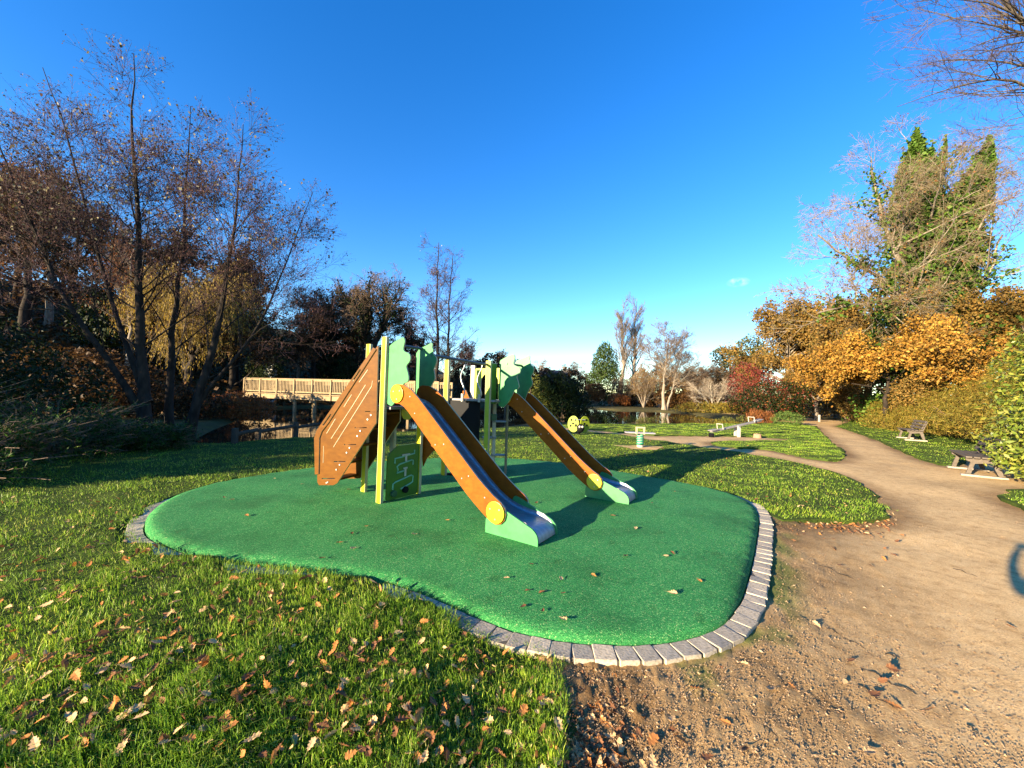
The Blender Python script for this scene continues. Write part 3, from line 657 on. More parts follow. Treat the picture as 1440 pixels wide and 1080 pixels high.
alder((b4.x, b4.y, -.2), [([(0, 0, 0)] + rel(b4, [(616, 500, 27), (614, 420, 27), (617, 342, 27)]), .17, .02)], 'thin purple alder rising behind the play structure, its taller one', 14, far_lv, 'pair of alders behind the tower', 500, 3500, 7)
alder((b5.x, b5.y, -.2), [([(0, 0, 0)] + rel(b5, [(629, 500, 27.5), (632, 420, 27.5), (637, 357, 27.5)]), .15, .02)], 'thin purple alder behind the play structure, shorter of its pair', 15, far_lv, 'pair of alders behind the tower', 400, 3000, 7)

# ---- bare oak with ivy on its limbs, beyond the bridge
oak_lv = [dict(n=13, u0=.35, u1=1, ang=(48, 14), L=6.2, P_=9, wig=.22, trop=.10, rr=.55, Lpow=.45, taper=.2), dict(n=9, u0=.25, u1=1, ang=(48, 14), L=2.6, P_=7, wig=.26, trop=.06, rr=.5, Lpow=.4, rmin=.018),
          dict(n=6, u0=.2, u1=1, ang=(48, 14), L=1.1, P_=4, wig=.26, rr=.5, rmin=.012), dict(n=4, u0=.2, u1=1, ang=(45, 14), L=.5, P_=2, wig=.2, rr=.5, rmin=.009)]
p_ = base_at(515, 41)
tree('oak_tree', p_, [([(0, 0, 0), (.2, 0, 4), (-.3, .2, 8), (-.9, .2, 11)], .62, .3), ([(0, 0, 5), (1.3, .1, 8), (2.1, .3, 11)], .4, .2)], oak_lv, m_bark_dark, m_twig_brown,
     [(5000, .22, 1, m_lf_ever, dict(u0=0, jit=.35), 'ivy')], 'bare gnarled oak with crooked black limbs against the sky', seed=21)

# ---- wood on the far hillside: a few kinds, copied
br_lv = [dict(n=26, u0=.12, u1=1, ang=(56, 12), L=4.6, P_=7, wig=.14, trop=.07, rr=.45, Lpow=.6), dict(n=9, u0=.2, u1=1, ang=(46, 14), L=1.9, P_=5, wig=.16, trop=.05, rr=.5, rmin=.016),
         dict(n=6, u0=.15, u1=1, ang=(44, 14), L=.85, P_=3, wig=.16, rr=.5, rmin=.010)]
brown = tree('brown_tree', (-40, 46, 0), [([(0, 0, -.5), (.2, 0, 4), (0, .2, 8), (.2, 0, 12)], .3, .05)], br_lv, m_bark_dark, m_twig_brown,
             [(9000, .20, 3, m_lf_brown, dict(jit=.15), 'foliage')], 'x', group='brown trees on the wooded slope', seed=31, sides=(8, 4, 3, 3, 3))
bare = tree('bare_tree', (-46, 40, 0), [([(0, 0, -.5), (-.2, 0, 4), (.1, .2, 8), (0, 0, 12.5)], .26, .04)], br_lv, m_bark_grey, m_twig_brown,
            [(2600, .16, 3, m_lf_rust, dict(jit=.15), 'foliage')], 'x', group='brown trees on the wooded slope', seed=32, sides=(8, 4, 3, 3, 3))
ever = shrub('evergreen_tree', (-30, 50, 0), [(0, 0, 4.5, 2.4, 2.4, 3.2), (.8, .5, 7.2, 1.7, 1.7, 2.2), (-1.2, .3, 3.0, 2.0, 2, 2.2), (1.4, -.8, 3.2, 1.9, 1.9, 2.3)], 9000, .26, m_lf_ever, 'x', 'tree', 'dark evergreens among the brown trees', seed=33, stems=9, clump=.8, gap=.36)
wood = [(brown, -52, 33, 1.4), (bare, -46, 38, 1.3), (brown, -60, 42, 1.5), (brown, -30, 33.5, 1.1), (brown, -33, 45, 1.25), (ever, -34, 34, 1.2), (brown, -24, 33, .95), (brown, -22, 46, 1.1), (ever, -20.5, 44, 1.0), (brown, -25, 58, 1.2), (brown, -37.8, 29.5, 1.1), (bare, -41, 30, 1.1), (brown, -47, 33, 1.15), (brown, -52, 40, 1.2), (bare, -36, 36, 1.1), (brown, -44, 42, 1.1), (ever, -33, 40, 1.05),
        (brown, -28, 39, .95), (bare, -24, 43, .9), (brown, -21, 40.5, .85), (ever, -24, 37.5, .75), (brown, -17.5, 43, .82), (ever, -13.0, 42.5, .8), (brown, -11, 47, .75), (bare, -8.5, 50, .72), (brown, -6, 52, .68), (ever, -9, 43, .5), (brown, -3.5, 57, .58), (bare, -1, 60, .55), (ever, -16.5, 39.4, .6),
        (brown, -14.5, 52, .95), (bare, -20, 52, 1.05), (brown, -27, 52, 1.1), (bare, -31, 31, .9), (brown, -55, 48, 1.2), (brown, -37, 50, 1.1), (brown, -6.5, 45.5, .52), (brown, -10, 41.6, .5)]
kinds = {id(brown): ('dense brown leafed tree', 'brown'), id(bare): ('nearly bare tree with rusty tips', 'bare'), id(ever): ('dark evergreen', 'ever')}
where = lambda x, y: ('high on the wooded slope' if x < -43 else 'behind the golden willow' if x < -29 and y < 45 else 'behind the timber bridge' if x < -14 else 'behind the play tower' if x < -7 else 'at the low end of the wood by the pond')
used_w = {}
for k, (src, x, y, s_) in enumerate(wood):
    kd = kinds[id(src)][0]; uu = 720 + x / y * 541
    pl_ = next(t for lim, t in ((60, 'at the outer edge of the slope'), (200, 'behind the tallest alder'), (300, 'behind the golden willow'), (380, 'above the pond end of the bridge'), (470, 'above the middle of the bridge'), (545, 'behind the climbing board'), (620, 'behind the near leaf panels'), (9999, 'behind the second tower')) if uu < lim)
    key = (kd, pl_); used_w[key] = used_w.get(key, 0) + 1; lb = f'{kd} {pl_}' + ('', ', second one there', ', third one there', ', fourth one there', ', fifth one there')[min(4, used_w[key] - 1)]
    ss = (s_ * random.uniform(.92, 1.1), s_ * random.uniform(.92, 1.1), s_ * random.uniform(.9, 1.05))
    if kd in [u for u in ()]: pass
    if not src.get('placed'):
        src['placed'] = 1; o = src; o.location = (x, y, tz(x, y) - .1); o.scale = ss; o.rotation_euler.z = random.uniform(0, 6); o['label'] = lb
    else: o = copy_tree(src, (x, y, tz(x, y) - .1), random.uniform(0, 6), ss, lb)

# ---- golden willow and bank shrubs on the far side
p_ = base_at(262, 30)
wl = tree('willow_tree', p_, [([(0, 0, 0), (.3, 0, 3), (.1, 0, 5.5)], .32, .2), ([(0, 0, 2), (-1.2, .2, 5), (-2, 0, 7.5)], .2, .1), ([(0, 0, 2), (1.4, .1, 5), (2.4, 0, 7.2)], .2, .1)],
          [dict(n=8, u0=.45, u1=1, ang=(38, 14), L=3.6, P_=7, wig=.12, trop=.12, rr=.5, Lpow=.3), dict(n=12, u0=.3, u1=1, ang=(55, 14), L=2.2, P_=6, wig=.1, trop=-.15, rr=.4, rmin=.014),
           dict(n=7, u0=.3, u1=1, ang=(50, 18), L=3.0, P_=8, wig=.06, trop=-.42, rr=.5, rmin=.008)], m_bark_dark, m_twig_brown,
          [(24000, .22, 3, m_lf_gold, dict(asp=.28, down=2.5, jit=.07, u0=.1), 'foliage')], 'weeping golden willow glowing behind the dark alders', seed=41)
shrub('bramble_bush', base_at(330, 19.4), [(0, 0, .7, 1.2, .9, .8), (1.0, .2, .6, .9, .8, .7), (-1.1, .3, .6, .9, .9, .7)], 5000, .11, m_lf_rust, 'rusty bramble bush at the waterline below the bridge end', 'bush', seed=42)
shrub('bank_bush', base_at(225, 17.5), [(0, 0, .9, 1.6, 1, 1.0), (1.5, .4, .7, 1.2, 1, .8), (-1.8, .3, .8, 1.5, 1, 1.0)], 6000, .14, m_lf_brown, 'low brown bush behind the alder trunks', 'bush', seed=43)
shrub('bank_bush', base_at(130, 21), [(0, 0, 1.6, 2.2, 1.4, 1.8), (2.2, .4, 1.2, 1.6, 1.3, 1.3), (-2.6, .3, 1.7, 2.2, 1.4, 1.9)], 7000, .2, m_lf_brown, 'tall brown thicket under the golden willow', 'bush', seed=44)

# ---- dark foreground junipers and hollies beside the lawn
def juniper(loc, sx, sy, sz, seed, label, nsp=130):
    rg = np.random.default_rng(seed); a = rg.uniform(0, 2 * math.pi, nsp); rad_ = rg.uniform(.45, 1, nsp); el = rg.uniform(.05, .75, nsp)
    P_ = 7; t = np.linspace(0, 1, P_)[None, :]
    d = np.stack([np.cos(a) * sx, np.sin(a) * sy], 1); L = rad_[:, None]
    x = d[:, 0:1] * L * t; y = d[:, 1:2] * L * t; z = sz * (el[:, None] * 1.6 * t - .55 * el[:, None] * t**2.2) + .05
    p = np.stack([x, y, z], -1) + rg.normal(size=(nsp, P_, 3)) * .02; r = np.linspace(.012, .004, P_)[None] * np.ones((nsp, 1))
    p2, r2 = grow(p, r, 9, .25, 1, (38, 8), .42, 4, wig=.08, trop=-.01, rg=rg, flatz=.25, Lpow=.5)
    root = empty('juniper', loc); tag(root, label, 'shrub', 'spreading junipers beside the lawn')
    link('stems', mesh_np('stems', *merge([tubes(p, r, 4), tubes(p2, r2, 3)]), m_twig_brown, True), root)
    c_ = along(p2, 9000, .1, 1, .02, rg); nrm = np.tile(np.array([[0, 0, 1.0]]), (len(c_), 1))
    V, F = leaf_quads(c_, .075, rg, nrm=nrm, asp=.3); link('foliage', mesh_np('foliage', V, F, m_lf_juniper), root)
    return root
juniper((-8.5, 5.9, -.05), 1.8, 1.4, 1.2, 51, 'feathery juniper nearest to the lawn corner')
juniper((-9.6, 8.1, -.05), 2.0, 1.6, 1.45, 52, 'feathery juniper in the middle of the dark row')
juniper((-8.9, 9.4, -.1), 1.2, 1.0, .75, 53, 'small dark juniper by the pond end of the row')
juniper((-11.2, 6.9, -.05), 1.9, 1.7, 2.1, 54, 'taller juniper behind the dark row')
shrub('holly_bush', (-13.6, 9.0, .1), [(0, 0, 1.3, 1.5, 1.4, 1.5), (1.2, .6, .9, 1.2, 1.1, 1.0), (-1.2, -.5, 1.5, 1.3, 1.2, 1.5)], 8000, .10, m_lf_ever, 'black green holly bush behind the junipers', 'bush', seed=55)
shrub('holly_bush', (-17.2, 12.8, 0), [(0, 0, 1.7, 1.8, 1.6, 1.9), (1.6, .5, 1.2, 1.4, 1.3, 1.3), (-1.6, -.4, 2.0, 1.6, 1.5, 2.0)], 8000, .13, m_lf_ever, 'large dark holly at the edge of the pond', 'bush', seed=56)
# evergreen screen just out of view whose shade lies on the lawn
for k, (x, y, s_) in enumerate([(-16.4, 2.6, .62), (-18.2, 5.6, .72), (-19.8, 8.6, .62), (-16.2, -.2, .40), (-22.6, 11.6, .6)]):
    copy_tree(ever, (x, y, -.1), k * 1.3, s_, 'broad evergreen of the screen that shades the lawn')['group'] = 'evergreen screen beside the lawn'

# ---- far shore
pop_lv = [dict(n=95, u0=.14, u1=.99, ang=(24, 6), L=5.0, P_=6, wig=.04, trop=.10, rr=.3, Lpow=.55, rmin=.02), dict(n=8, u0=.2, u1=1, ang=(20, 8), L=1.5, P_=4, wig=.05, trop=.08, rr=.5, rmin=.014), dict(n=4, u0=.2, u1=1, ang=(22, 8), L=.7, P_=3, rr=.5, rmin=.011)]
p_ = base_at(873, 80); tree('poplar_tree', p_, [([(0, 0, -.3), (.1, 0, 10), (0, 0, 21.0)], .38, .03)], pop_lv, m_bark_grey, m_twig_brown, [], 'slim bare poplar beside the dark green conifer', group='two bare poplars', seed=61, sides=(8, 3, 3, 3, 3))
p_ = base_at(891, 82); tree('poplar_tree', p_, [([(0, 0, -.3), (-.1, 0, 11), (.2, 0, 22.2)], .45, .03)], pop_lv, m_bark_grey, m_twig_brown, [], 'taller bare poplar next to the round bare tree', group='two bare poplars', seed=62, sides=(8, 3, 3, 3, 3))
rnd_lv = [dict(n=20, u0=.25, u1=1, ang=(44, 12), L=5.2, P_=7, wig=.09, trop=.09, rr=.42, Lpow=.42), dict(n=9, u0=.2, u1=1, ang=(38, 12), L=2.0, P_=5, wig=.1, trop=.05, rr=.5, rmin=.016), dict(n=6, u0=.2, u1=1, ang=(36, 12), L=.95, P_=3, rr=.5, rmin=.010), dict(n=4, u0=.2, u1=1, ang=(36, 12), L=.5, P_=2, rr=.5, rmin=.009)]
p_ = P(934, 575, 53); tree('round_tree', (p_.x, 53, -.2), [([(0, 0, 0), (-.2, 0, 3), (.1, 0, 6.5), (.3, 0, 9.5)], .21, .05), ([(.2, 0, 0), (1.0, .2, 3.2), (1.4, .3, 6.0)], .14, .05)], rnd_lv, m_bark_grey, m_twig_brown,
                                 [], 'round bare tree with pale trunk reflected in the pond', seed=63, sides=(8, 5, 3, 3, 3))
bush_lv = [dict(n=12, u0=.15, u1=1, ang=(36, 12), L=2.0, P_=6, wig=.1, trop=.05, rr=.55, Lpow=.3, rmin=.016), dict(n=9, u0=.2, u1=1, ang=(36, 12), L=1.0, P_=4, rr=.5, rmin=.011), dict(n=6, u0=.2, u1=1, ang=(36, 12), L=.5, P_=3, rr=.5, rmin=.009)]
def multi(h, k, spread, r=.06, seed=1):
    rg = np.random.default_rng(seed); return [([(0, 0, -.1), (math.cos(a) * spread * .4, math.sin(a) * spread * .4, h * .45), (math.cos(a) * spread, math.sin(a) * spread, h * rg.uniform(.75, 1))], r, r * .3) for a in np.linspace(0, 6.28, k, endpoint=False) + rg.uniform(0, .5, k)]
p_ = P(1003, 580, 49); tree('pale_stem_tree', (p_.x, 49, -.15), multi(4.0, 5, 2.2, .10, 3), bush_lv, m_bark_pale, m_twig_pale, [], 'small bare tree with white forked stem on the far bank', seed=64, sides=(6, 3, 3, 3, 3), flare=False)
bb = tree('bare_shrub', (0, 0, 0), multi(5.0, 7, 2.4, .09, 4), bush_lv, m_bark_grey, m_twig_brown, [(1500, .2, 3, m_lf_ochre, dict(jit=.2), 'foliage')], 'x', 'shrub', 'brown bare shrubs along the far shore', seed=65, sides=(5, 3, 3, 3, 3), flare=False)
for k, (u, D, s_, lb) in enumerate([(905, 62, .95, 'brown bare shrub under the poplars'), (922, 66, 1.25, 'tall brown shrub behind the round bare tree'), (962, 64, 1.2, 'brown bare shrub between round tree and pale stemmed tree'), (985, 60, 1.15, 'brown shrub behind the pale stemmed tree'),
                                  (1012, 58, 1.2, 'brown shrub at the red tree end of the shore'), (1040, 56, 1.15, 'brown shrub rising behind the red shrub'), (880, 66, .9, 'brown shrub at the foot of the poplars')]):
    p_ = P(u, 575, D); z = tz(p_.x, D)
    if k == 0: bb.location = (p_.x, D, z); bb.scale = (s_,) * 3; bb['label'] = lb
    else: copy_tree(bb, (p_.x, D, z), k * 1.1, s_, lb)
shrub('conifer', base_at(849, 70), [(0, 0, 4.2, 3.3, 2.9, 4.2), (0, 0, 7.5, 2.5, 2.2, 3.4), (.1, 0, 9.8, 1.3, 1.2, 2.0)], 9000, .30, m_lf_conif, 'tall dense green conifer in front of the poplars', 'tree', seed=66, stems=3, clump=1.3, gap=.30, kw=dict(down=.8))
shrub('rust_shrub', base_at(836, 66), [(0, 0, 2.6, 1.9, 1.5, 1.3), (.5, 0, 1.8, 1.6, 1.3, 1.2)], 3000, .24, m_lf_rust, 'rusty vase shaped shrub left of the conifer foot', 'shrub', seed=67, stems=14)
shrub('rust_shrub', base_at(866, 64), [(0, 0, 1.1, 1.6, 1.2, 1.0), (1.4, 0, 1.0, 1.2, 1.2, .9)], 2600, .22, m_lf_rust, 'low rusty shrub right of the conifer foot', 'shrub', seed=68)
shrub('water_shrub', base_at(763, 25), [(0, 0, 1.6, 1.0, .9, 1.6), (-.5, .2, 2.7, .8, .7, 1.1), (.3, 0, .8, .9, .8, .8), (.2, 0, 2.5, .8, .7, .9)], 5000, .13, m_lf_lime, 'yellowish green tall shrub just right of the tower', 'shrub', seed=69)
shrub('water_shrub', base_at(793, 24.5), [(0, 0, 1.7, 1.3, 1.0, 1.4), (-1.0, .2, 1.9, 1.0, .9, 1.4), (.9, 0, 1.4, .9, .9, 1.2), (.1, .1, 2.9, 1.1, .8, 1.0), (-.9, .1, 2.9, .8, .8, .9)], 9500, .14, m_lf_ever, 'dark bushy tree at the pond edge behind the second slide', 'tree', seed=70)
shrub('water_shrub', base_at(856, 23.3), [(0, 0, .35, .85, .5, .4)], 1500, .09, m_lf_ever, 'low dark cushion bush at the pond edge', 'bush', seed=71, stems=0)
shrub('bank_grass', base_at(985, 47), [(0, 0, .5, 3.5, 1.2, .8), (3, .6, .5, 2.5, 1.2, .9), (4.6, -.6, .7, 1.8, 1.2, .9)], 6000, .22, m_lf_hedge, 'yellow green thicket at the foot of the pale stemmed tree', 'bush', seed=72, stems=0, kw=dict(asp=.3))
sh = shrub('shore_thicket', (0, 0, 0), [(0, 0, 1.6, 2.4, 1.5, 1.9), (1.9, .3, 2.3, 1.9, 1.4, 2.0), (-1.8, .2, 1.4, 1.8, 1.4, 1.5), (.2, .3, 3.6, 1.7, 1.3, 1.6)], 5200, .26, m_lf_brown, 'x', 'thicket', 'dark thickets on the far shore', seed=75, stems=10)
for k, (u, D, s_, lb_) in enumerate([(716, 70, 1.55, 'dark thicket on the far shore behind the second tower'), (742, 69, 1.4, 'dark thicket on the far shore right of the leaf panels'), (765, 72, 1.3, 'dark thicket in front of the slate house'), (792, 73, 1.2, 'dark thicket right of the slate house'), (815, 71, .85, 'dark thicket left of the rusty shrub'), (884, 69, .9, 'dark thicket at the poplar trunks'), (912, 67, 1.0, 'dark thicket left of the round bare tree'), (948, 62, .95, 'dark thicket right of the round bare tree'), (972, 60, .85, 'dark thicket left of the pale stemmed tree'), (1022, 55, .9, 'dark thicket left of the crimson tree'), (690, 66, 1.5, 'dark thicket on the far shore behind the step pole')]):
    q = P(u, 575, D); z = tz(q.x, D) - .1; ss = (s_ * 1.15, s_, s_ * random.uniform(.85, 1.1))
    if k == 0: sh.location = (q.x, D, z); sh.scale = ss; sh['label'] = lb_
    else: copy_tree(sh, (q.x, D, z), k * 2.3, ss, lb_)
for k, (u, s_) in enumerate([(905, .5), (925, .7), (887, .6), (1020, .8), (1045, .9)]):
    shrub('reed_tuft', (P(u, 590, 24.2 + k * .5).x, 24.2 + k * .5, -.22), [(0, 0, .3, .5 * s_ + .3, .25, .45 * s_)], 420, .14, m_lf_lime, 'tuft of pale reeds standing at the near pond edge', 'reeds', 'reed tufts at the pond edge', seed=80 + k, stems=0, kw=dict(asp=.12, down=2.5), gap=.2)

for o_, k_ in (('round_tree', (1.3, 1.3, 1.04)), ('poplar_tree', (1.45, 1.45, 1)), ('poplar_tree.001', (1.45, 1.45, 1.02))): bpy.data.objects[o_].scale = k_
# ---- right hand side: red shrub, dark shrub, ochre tree, orange oak, ivy clad oak, hedges, laurel
def pz(u, v, D): return P(u, v, D).z
shrub('red_shrub', base_at(1062, 37), [(0, 0, 3.0, 2.4, 1.6, 1.7), (1.3, .2, 2.4, 2.0, 1.5, 1.5), (-1.0, 0, 3.9, 1.5, 1.2, 1.5), (.3, 0, 1.6, 1.8, 1.4, 1.2)], 6000, .17, m_lf_red, 'crimson leafed small tree beyond the seesaw', 'tree', seed=91, gap=.46)
shrub('dark_shrub', base_at(1085, 33), [(0, 0, 1.7, 2.7, 1.8, 1.7), (1.8, .3, 1.9, 1.8, 1.6, 1.6), (-1.9, .2, 1.3, 1.6, 1.5, 1.3)], 8000, .15, m_lf_ever, 'dark green shrub flecked with red at the bend of the path', 'shrub', seed=92, extra=[(1500, .14, m_lf_red, {}), (900, .14, m_lf_rust, {})])
shrub('red_grass', base_at(1063, 28), [(0, 0, .45, .75, .5, .55), (.9, .1, .4, .6, .5, .5)], 1800, .2, m_lf_rust, 'clump of orange red grass in front of the dark shrub', 'grass', seed=93, stems=0, kw=dict(asp=.15, down=2.5))
shrub('mound_bush', base_at(1108, 27), [(0, 0, .4, 1.05, .8, .55)], 2200, .13, m_lf_mound, 'low bright green mound of leaves at the lawn corner', 'bush', seed=94, stems=0, kw=dict(asp=.25))
tree('ochre_tree', base_at(1108, 47), [([(0, 0, -.3), (.2, 0, 4), (0, 0, 8), (.2, 0, 11)], .4, .1)],
     [dict(n=22, u0=.15, u1=1, ang=(62, 12), L=8.6, P_=7, wig=.1, trop=.06, rr=.5, Lpow=.55), dict(n=9, u0=.2, u1=1, ang=(46, 14), L=2.6, P_=5, wig=.14, rr=.5, rmin=.02), dict(n=6, u0=.2, u1=1, ang=(44, 14), L=1.1, P_=4, rr=.5, rmin=.014)], m_bark_grey, m_twig_brown,
     [(40000, .27, 3, m_lf_ochre, dict(jit=.35), 'foliage')], 'large rounded ochre tree left of the ivy clad oak', seed=95)
shrub('olive_tree', base_at(1035, 58), [(0, 0, 7.5, 2.6, 2, 2.2), (2, 0, 9.3, 2.5, 2, 2.2), (-2.2, 0, 8.2, 1.8, 1.5, 1.4), (4, 0, 8, 2.4, 2, 3), (1, 0, 4.5, 2.4, 2, 2.5)], 6500, .34, m_lf_olive, 'grey green loose tree at the far end of the ochre crown', 'tree', seed=96, gap=.46, clump=.7)
pO = P(1246, 590, 26.5)
tree('young_oak', (pO.x, 26.5, tz(pO.x, 26.5) - .1), [([(0, 0, 0), (-.1, 0, 1.6), (.2, 0, 3.6), (0, .1, 5.6)], .20, .05)],
     [dict(n=17, u0=.2, u1=1, ang=(74, 12), L=6.6, P_=7, wig=.12, trop=.02, rr=.5, Lpow=.45), dict(n=9, u0=.2, u1=1, ang=(48, 14), L=2.0, P_=5, wig=.15, rr=.5, rmin=.014), dict(n=7, u0=.2, u1=1, ang=(46, 14), L=.9, P_=4, rr=.5, rmin=.009)], m_bark_dark, m_twig_brown,
     [(42000, .18, 3, m_lf_orange, dict(jit=.22, flat=.3), 'foliage')], 'young oak glowing with orange leaves over the path', seed=97)
shrub('beech_hedge', base_at(1335, 24.5), [(0, 0, 2.2, 2.2, 1.6, 2.2), (2.2, -.5, 2.4, 1.9, 1.6, 2.4), (4.2, -1, 2.6, 1.8, 1.6, 2.4), (-1.6, .4, 1.7, 1.5, 1.4, 1.6)], 9000, .15, m_lf_ochre, 'bronze brown thicket between orange oak and laurel', 'thicket', seed=98)
pI = P(1312, 560, 29)
iv = (pI.x, 29, tz(pI.x, 29) - .3); zI = iv[2]
def ip(u, v, D=29): q = P(u, v, D); return (q.x - iv[0], q.y - iv[1], q.z - iv[2])
ivy_tr = [([(0, 0, 0), ip(1312, 470), ip(1306, 380), ip(1295, 290), ip(1288, 200)], .62, .10), ([ip(1310, 420), ip(1335, 350, 28.6), ip(1362, 285, 28.4), ip(1392, 210, 28)], .34, .09),
          ([ip(1308, 400), ip(1290, 330, 28.8), ip(1318, 260, 29.4), ip(1330, 205, 29.6)], .28, .07), ([ip(1308, 440), ip(1270, 380, 28.5), ip(1240, 310, 28), ip(1225, 240, 27.8)], .26, .06), ([ip(1308, 470), ip(1262, 440, 27), ip(1210, 425, 26.5), ip(1150, 440, 26)], .2, .05), ([ip(1308, 450), ip(1255, 400, 27.5), ip(1200, 370, 27.3), ip(1150, 330, 27)], .2, .05), ([ip(1310, 460), ip(1350, 430, 27), ip(1385, 400, 26.5), ip(1410, 330, 26)], .2, .05)]
ivt = tree('ivy_clad_oak', iv, ivy_tr, [dict(n=12, u0=.10, u1=1, ang=(60, 16), L=6.9, P_=9, wig=.16, trop=.05, rr=.42, Lpow=.6, taper=.2), dict(n=8, u0=.2, u1=1, ang=(46, 14), L=2.7, P_=6, wig=.2, trop=.05, rr=.45, Lpow=.4, rmin=.018),
      dict(n=6, u0=.15, u1=1, ang=(44, 14), L=1.2, P_=4, wig=.2, trop=.03, rr=.5, rmin=.010), dict(n=4, u0=.2, u1=1, ang=(42, 14), L=.55, P_=2, rr=.5, rmin=.009)], m_bark_grey, m_twig_tan,
     [(26000, .16, 3, m_lf_ochre, dict(jit=.12, zmax=8.0), 'foliage'), (3000, .12, 3, m_lf_rust, dict(jit=.1), 'leaves'), (4500, .24, 1, m_lf_ivy, dict(u0=0, u1=.32, jit=.26, asp=.8, zmin=6.5), 'ivy')], 'huge oak whose trunk and limbs are wrapped in green ivy', seed=99, sides=(10, 6, 3, 3, 3))
rg = np.random.default_rng(5); cs = []
for (ctrl, r0, r1), nn, rad_ in zip(ivy_tr, (30000, 15000, 2500, 300), (3.2, 1.7, .55, .2)):
    p = spline(ctrl, 30); k = rg.integers(0, 30, nn); t = k / 29; an = rg.uniform(0, 6.28, nn); wv = rad_ * (1.2 - 1.15 * t**1.9) * (.35 + .65 * rg.random(nn)**.5) * (.25 + 1.4 * fbm(an * 1.3, k * .55, 3, 8))
    cs.append(p[k] + np.stack([np.cos(an) * wv, np.sin(an) * wv, rg.normal(size=nn) * .4], 1))
V, F = leaf_quads(np.vstack(cs), .27, rg, asp=.8); link('ivy', mesh_np('ivy', V, F, m_lf_ivy), ivt)

och = bpy.data.objects['ochre_tree']
for k, (u, D, s_, lb_) in enumerate([(1192, 40, .72, 'ochre tree filling the gap between the large ochre tree and orange oak'), (1150, 37, .52, 'low ochre tree over the end of the path'), (1352, 33, .70, 'ochre tree behind the ivy clad trunk'), (1390, 27, .62, 'brown gold tree beside the laurel'), (1280, 36, .66, 'ochre tree half hidden behind the orange oak'), (1222, 38, .95, 'tall ochre tree between the large ochre tree and the ivy')]):
    q_ = P(u, 560, D); copy_tree(och, (q_.x, D, tz(q_.x, D) - .3), k * 1.9 + .5, s_, lb_)['group'] = 'ochre trees of the autumn bank'
th0 = bpy.data.objects['beech_hedge']
for k, (u, D, s_, lb_) in enumerate([(1140, 44, .9, 'bronze thicket closing the end of the path'), (1178, 46, 1.0, 'bronze thicket at the path end under the low ochre tree'), (1215, 40, .95, 'bronze thicket behind the orange oak trunk'), (1250, 33, .8, 'bronze thicket on the bank right of the orange oak trunk'), (1100, 50, 1.1, 'bronze thicket behind the dark shrub'), (1300, 27, .75, 'bronze thicket above the farther bench')]):
    q_ = P(u, 560, D); copy_tree(th0, (q_.x - 1, D, tz(q_.x, D) - .2), k * 2.1, s_, lb_)['group'] = 'bronze thickets of the bank'
# spiraea like hedge on the bank, bush by bush
hed = [(1222, 26.0, 1.9), (1262, 22.8, 2.0), (1296, 20.0, 2.2), (1330, 17.6, 2.3), (1362, 15.3, 2.3), (1392, 13.4, 2.4)]
hed_lb = ['lowest olive hedge bush at the far end near the tree trunk', 'olive hedge bush second along from the orange oak', 'olive hedge bush behind the farther bench', 'arching yellow olive bush between the two benches', 'broad yellow olive bush left of the nearer bench', 'tall olive bush joined to the laurel']
for k, ((u, D, h), lb) in enumerate(zip(hed, hed_lb)):
    p_ = P(u, 600, D); x, y = p_.x + 1.9, D + .6
    rgk = np.random.default_rng(200 + k)
    shrub('hedge_bush', (x, y, tz(x, y) - .1), [(0, 0, h * .38, 1.75, 1.6, h * .48), (1.2, .9, h * .62, 1.7, 1.5, h * .55), (-.9, -.7, h * .25, 1.2, 1.2, h * .33), (1.6, -1, h * .5, 1.5, 1.4, h * .5)], 8500, .17, m_lf_hedge, lb, 'bush', 'olive yellow bushes of the bank hedge', seed=200 + k, kw=dict(asp=.2, flat=.5), gap=.36, hollow=.5, clump=1.4)
for k, (u, D) in enumerate([(1420, 17), (1445, 14.5), (1395, 21)]):
    p_ = P(u, 560, D); x, y = p_.x + 3.0, D + 1.5
    shrub('hedge_bush', (x, y, tz(x, y) - .1), [(0, 0, 1.2, 1.9, 1.8, 1.5), (1, .6, 1.9, 1.8, 1.7, 1.5)], 5000, .2, m_lf_hedge, ['olive bush high on the bank behind the laurel', 'olive bush highest on the bank at its near end', 'olive bush high on the bank behind the far bench'][k], 'bush', 'olive yellow bushes of the bank hedge', seed=230 + k, kw=dict(asp=.25), gap=.36)
rgL = np.random.default_rng(301)
shrub('laurel', (11.75, 8.15, -.05), [(0, 0, .95, 1.25, 1.2, 1.0), (.45, .3, 2.0, 1.25, 1.2, 1.3), (1.5, .3, 1.7, 1.5, 1.3, 1.7), (.9, .5, 3.0, 1.0, 1.0, 1.0), (-.25, -.1, .5, .95, .95, .55)], 17000, .118, m_lf_laurel, 'big glossy laurel with yellow green leaves beside the path', 'bush', seed=301, kw=dict(asp=.42, flat=.6), gap=.34, clump=2.6)

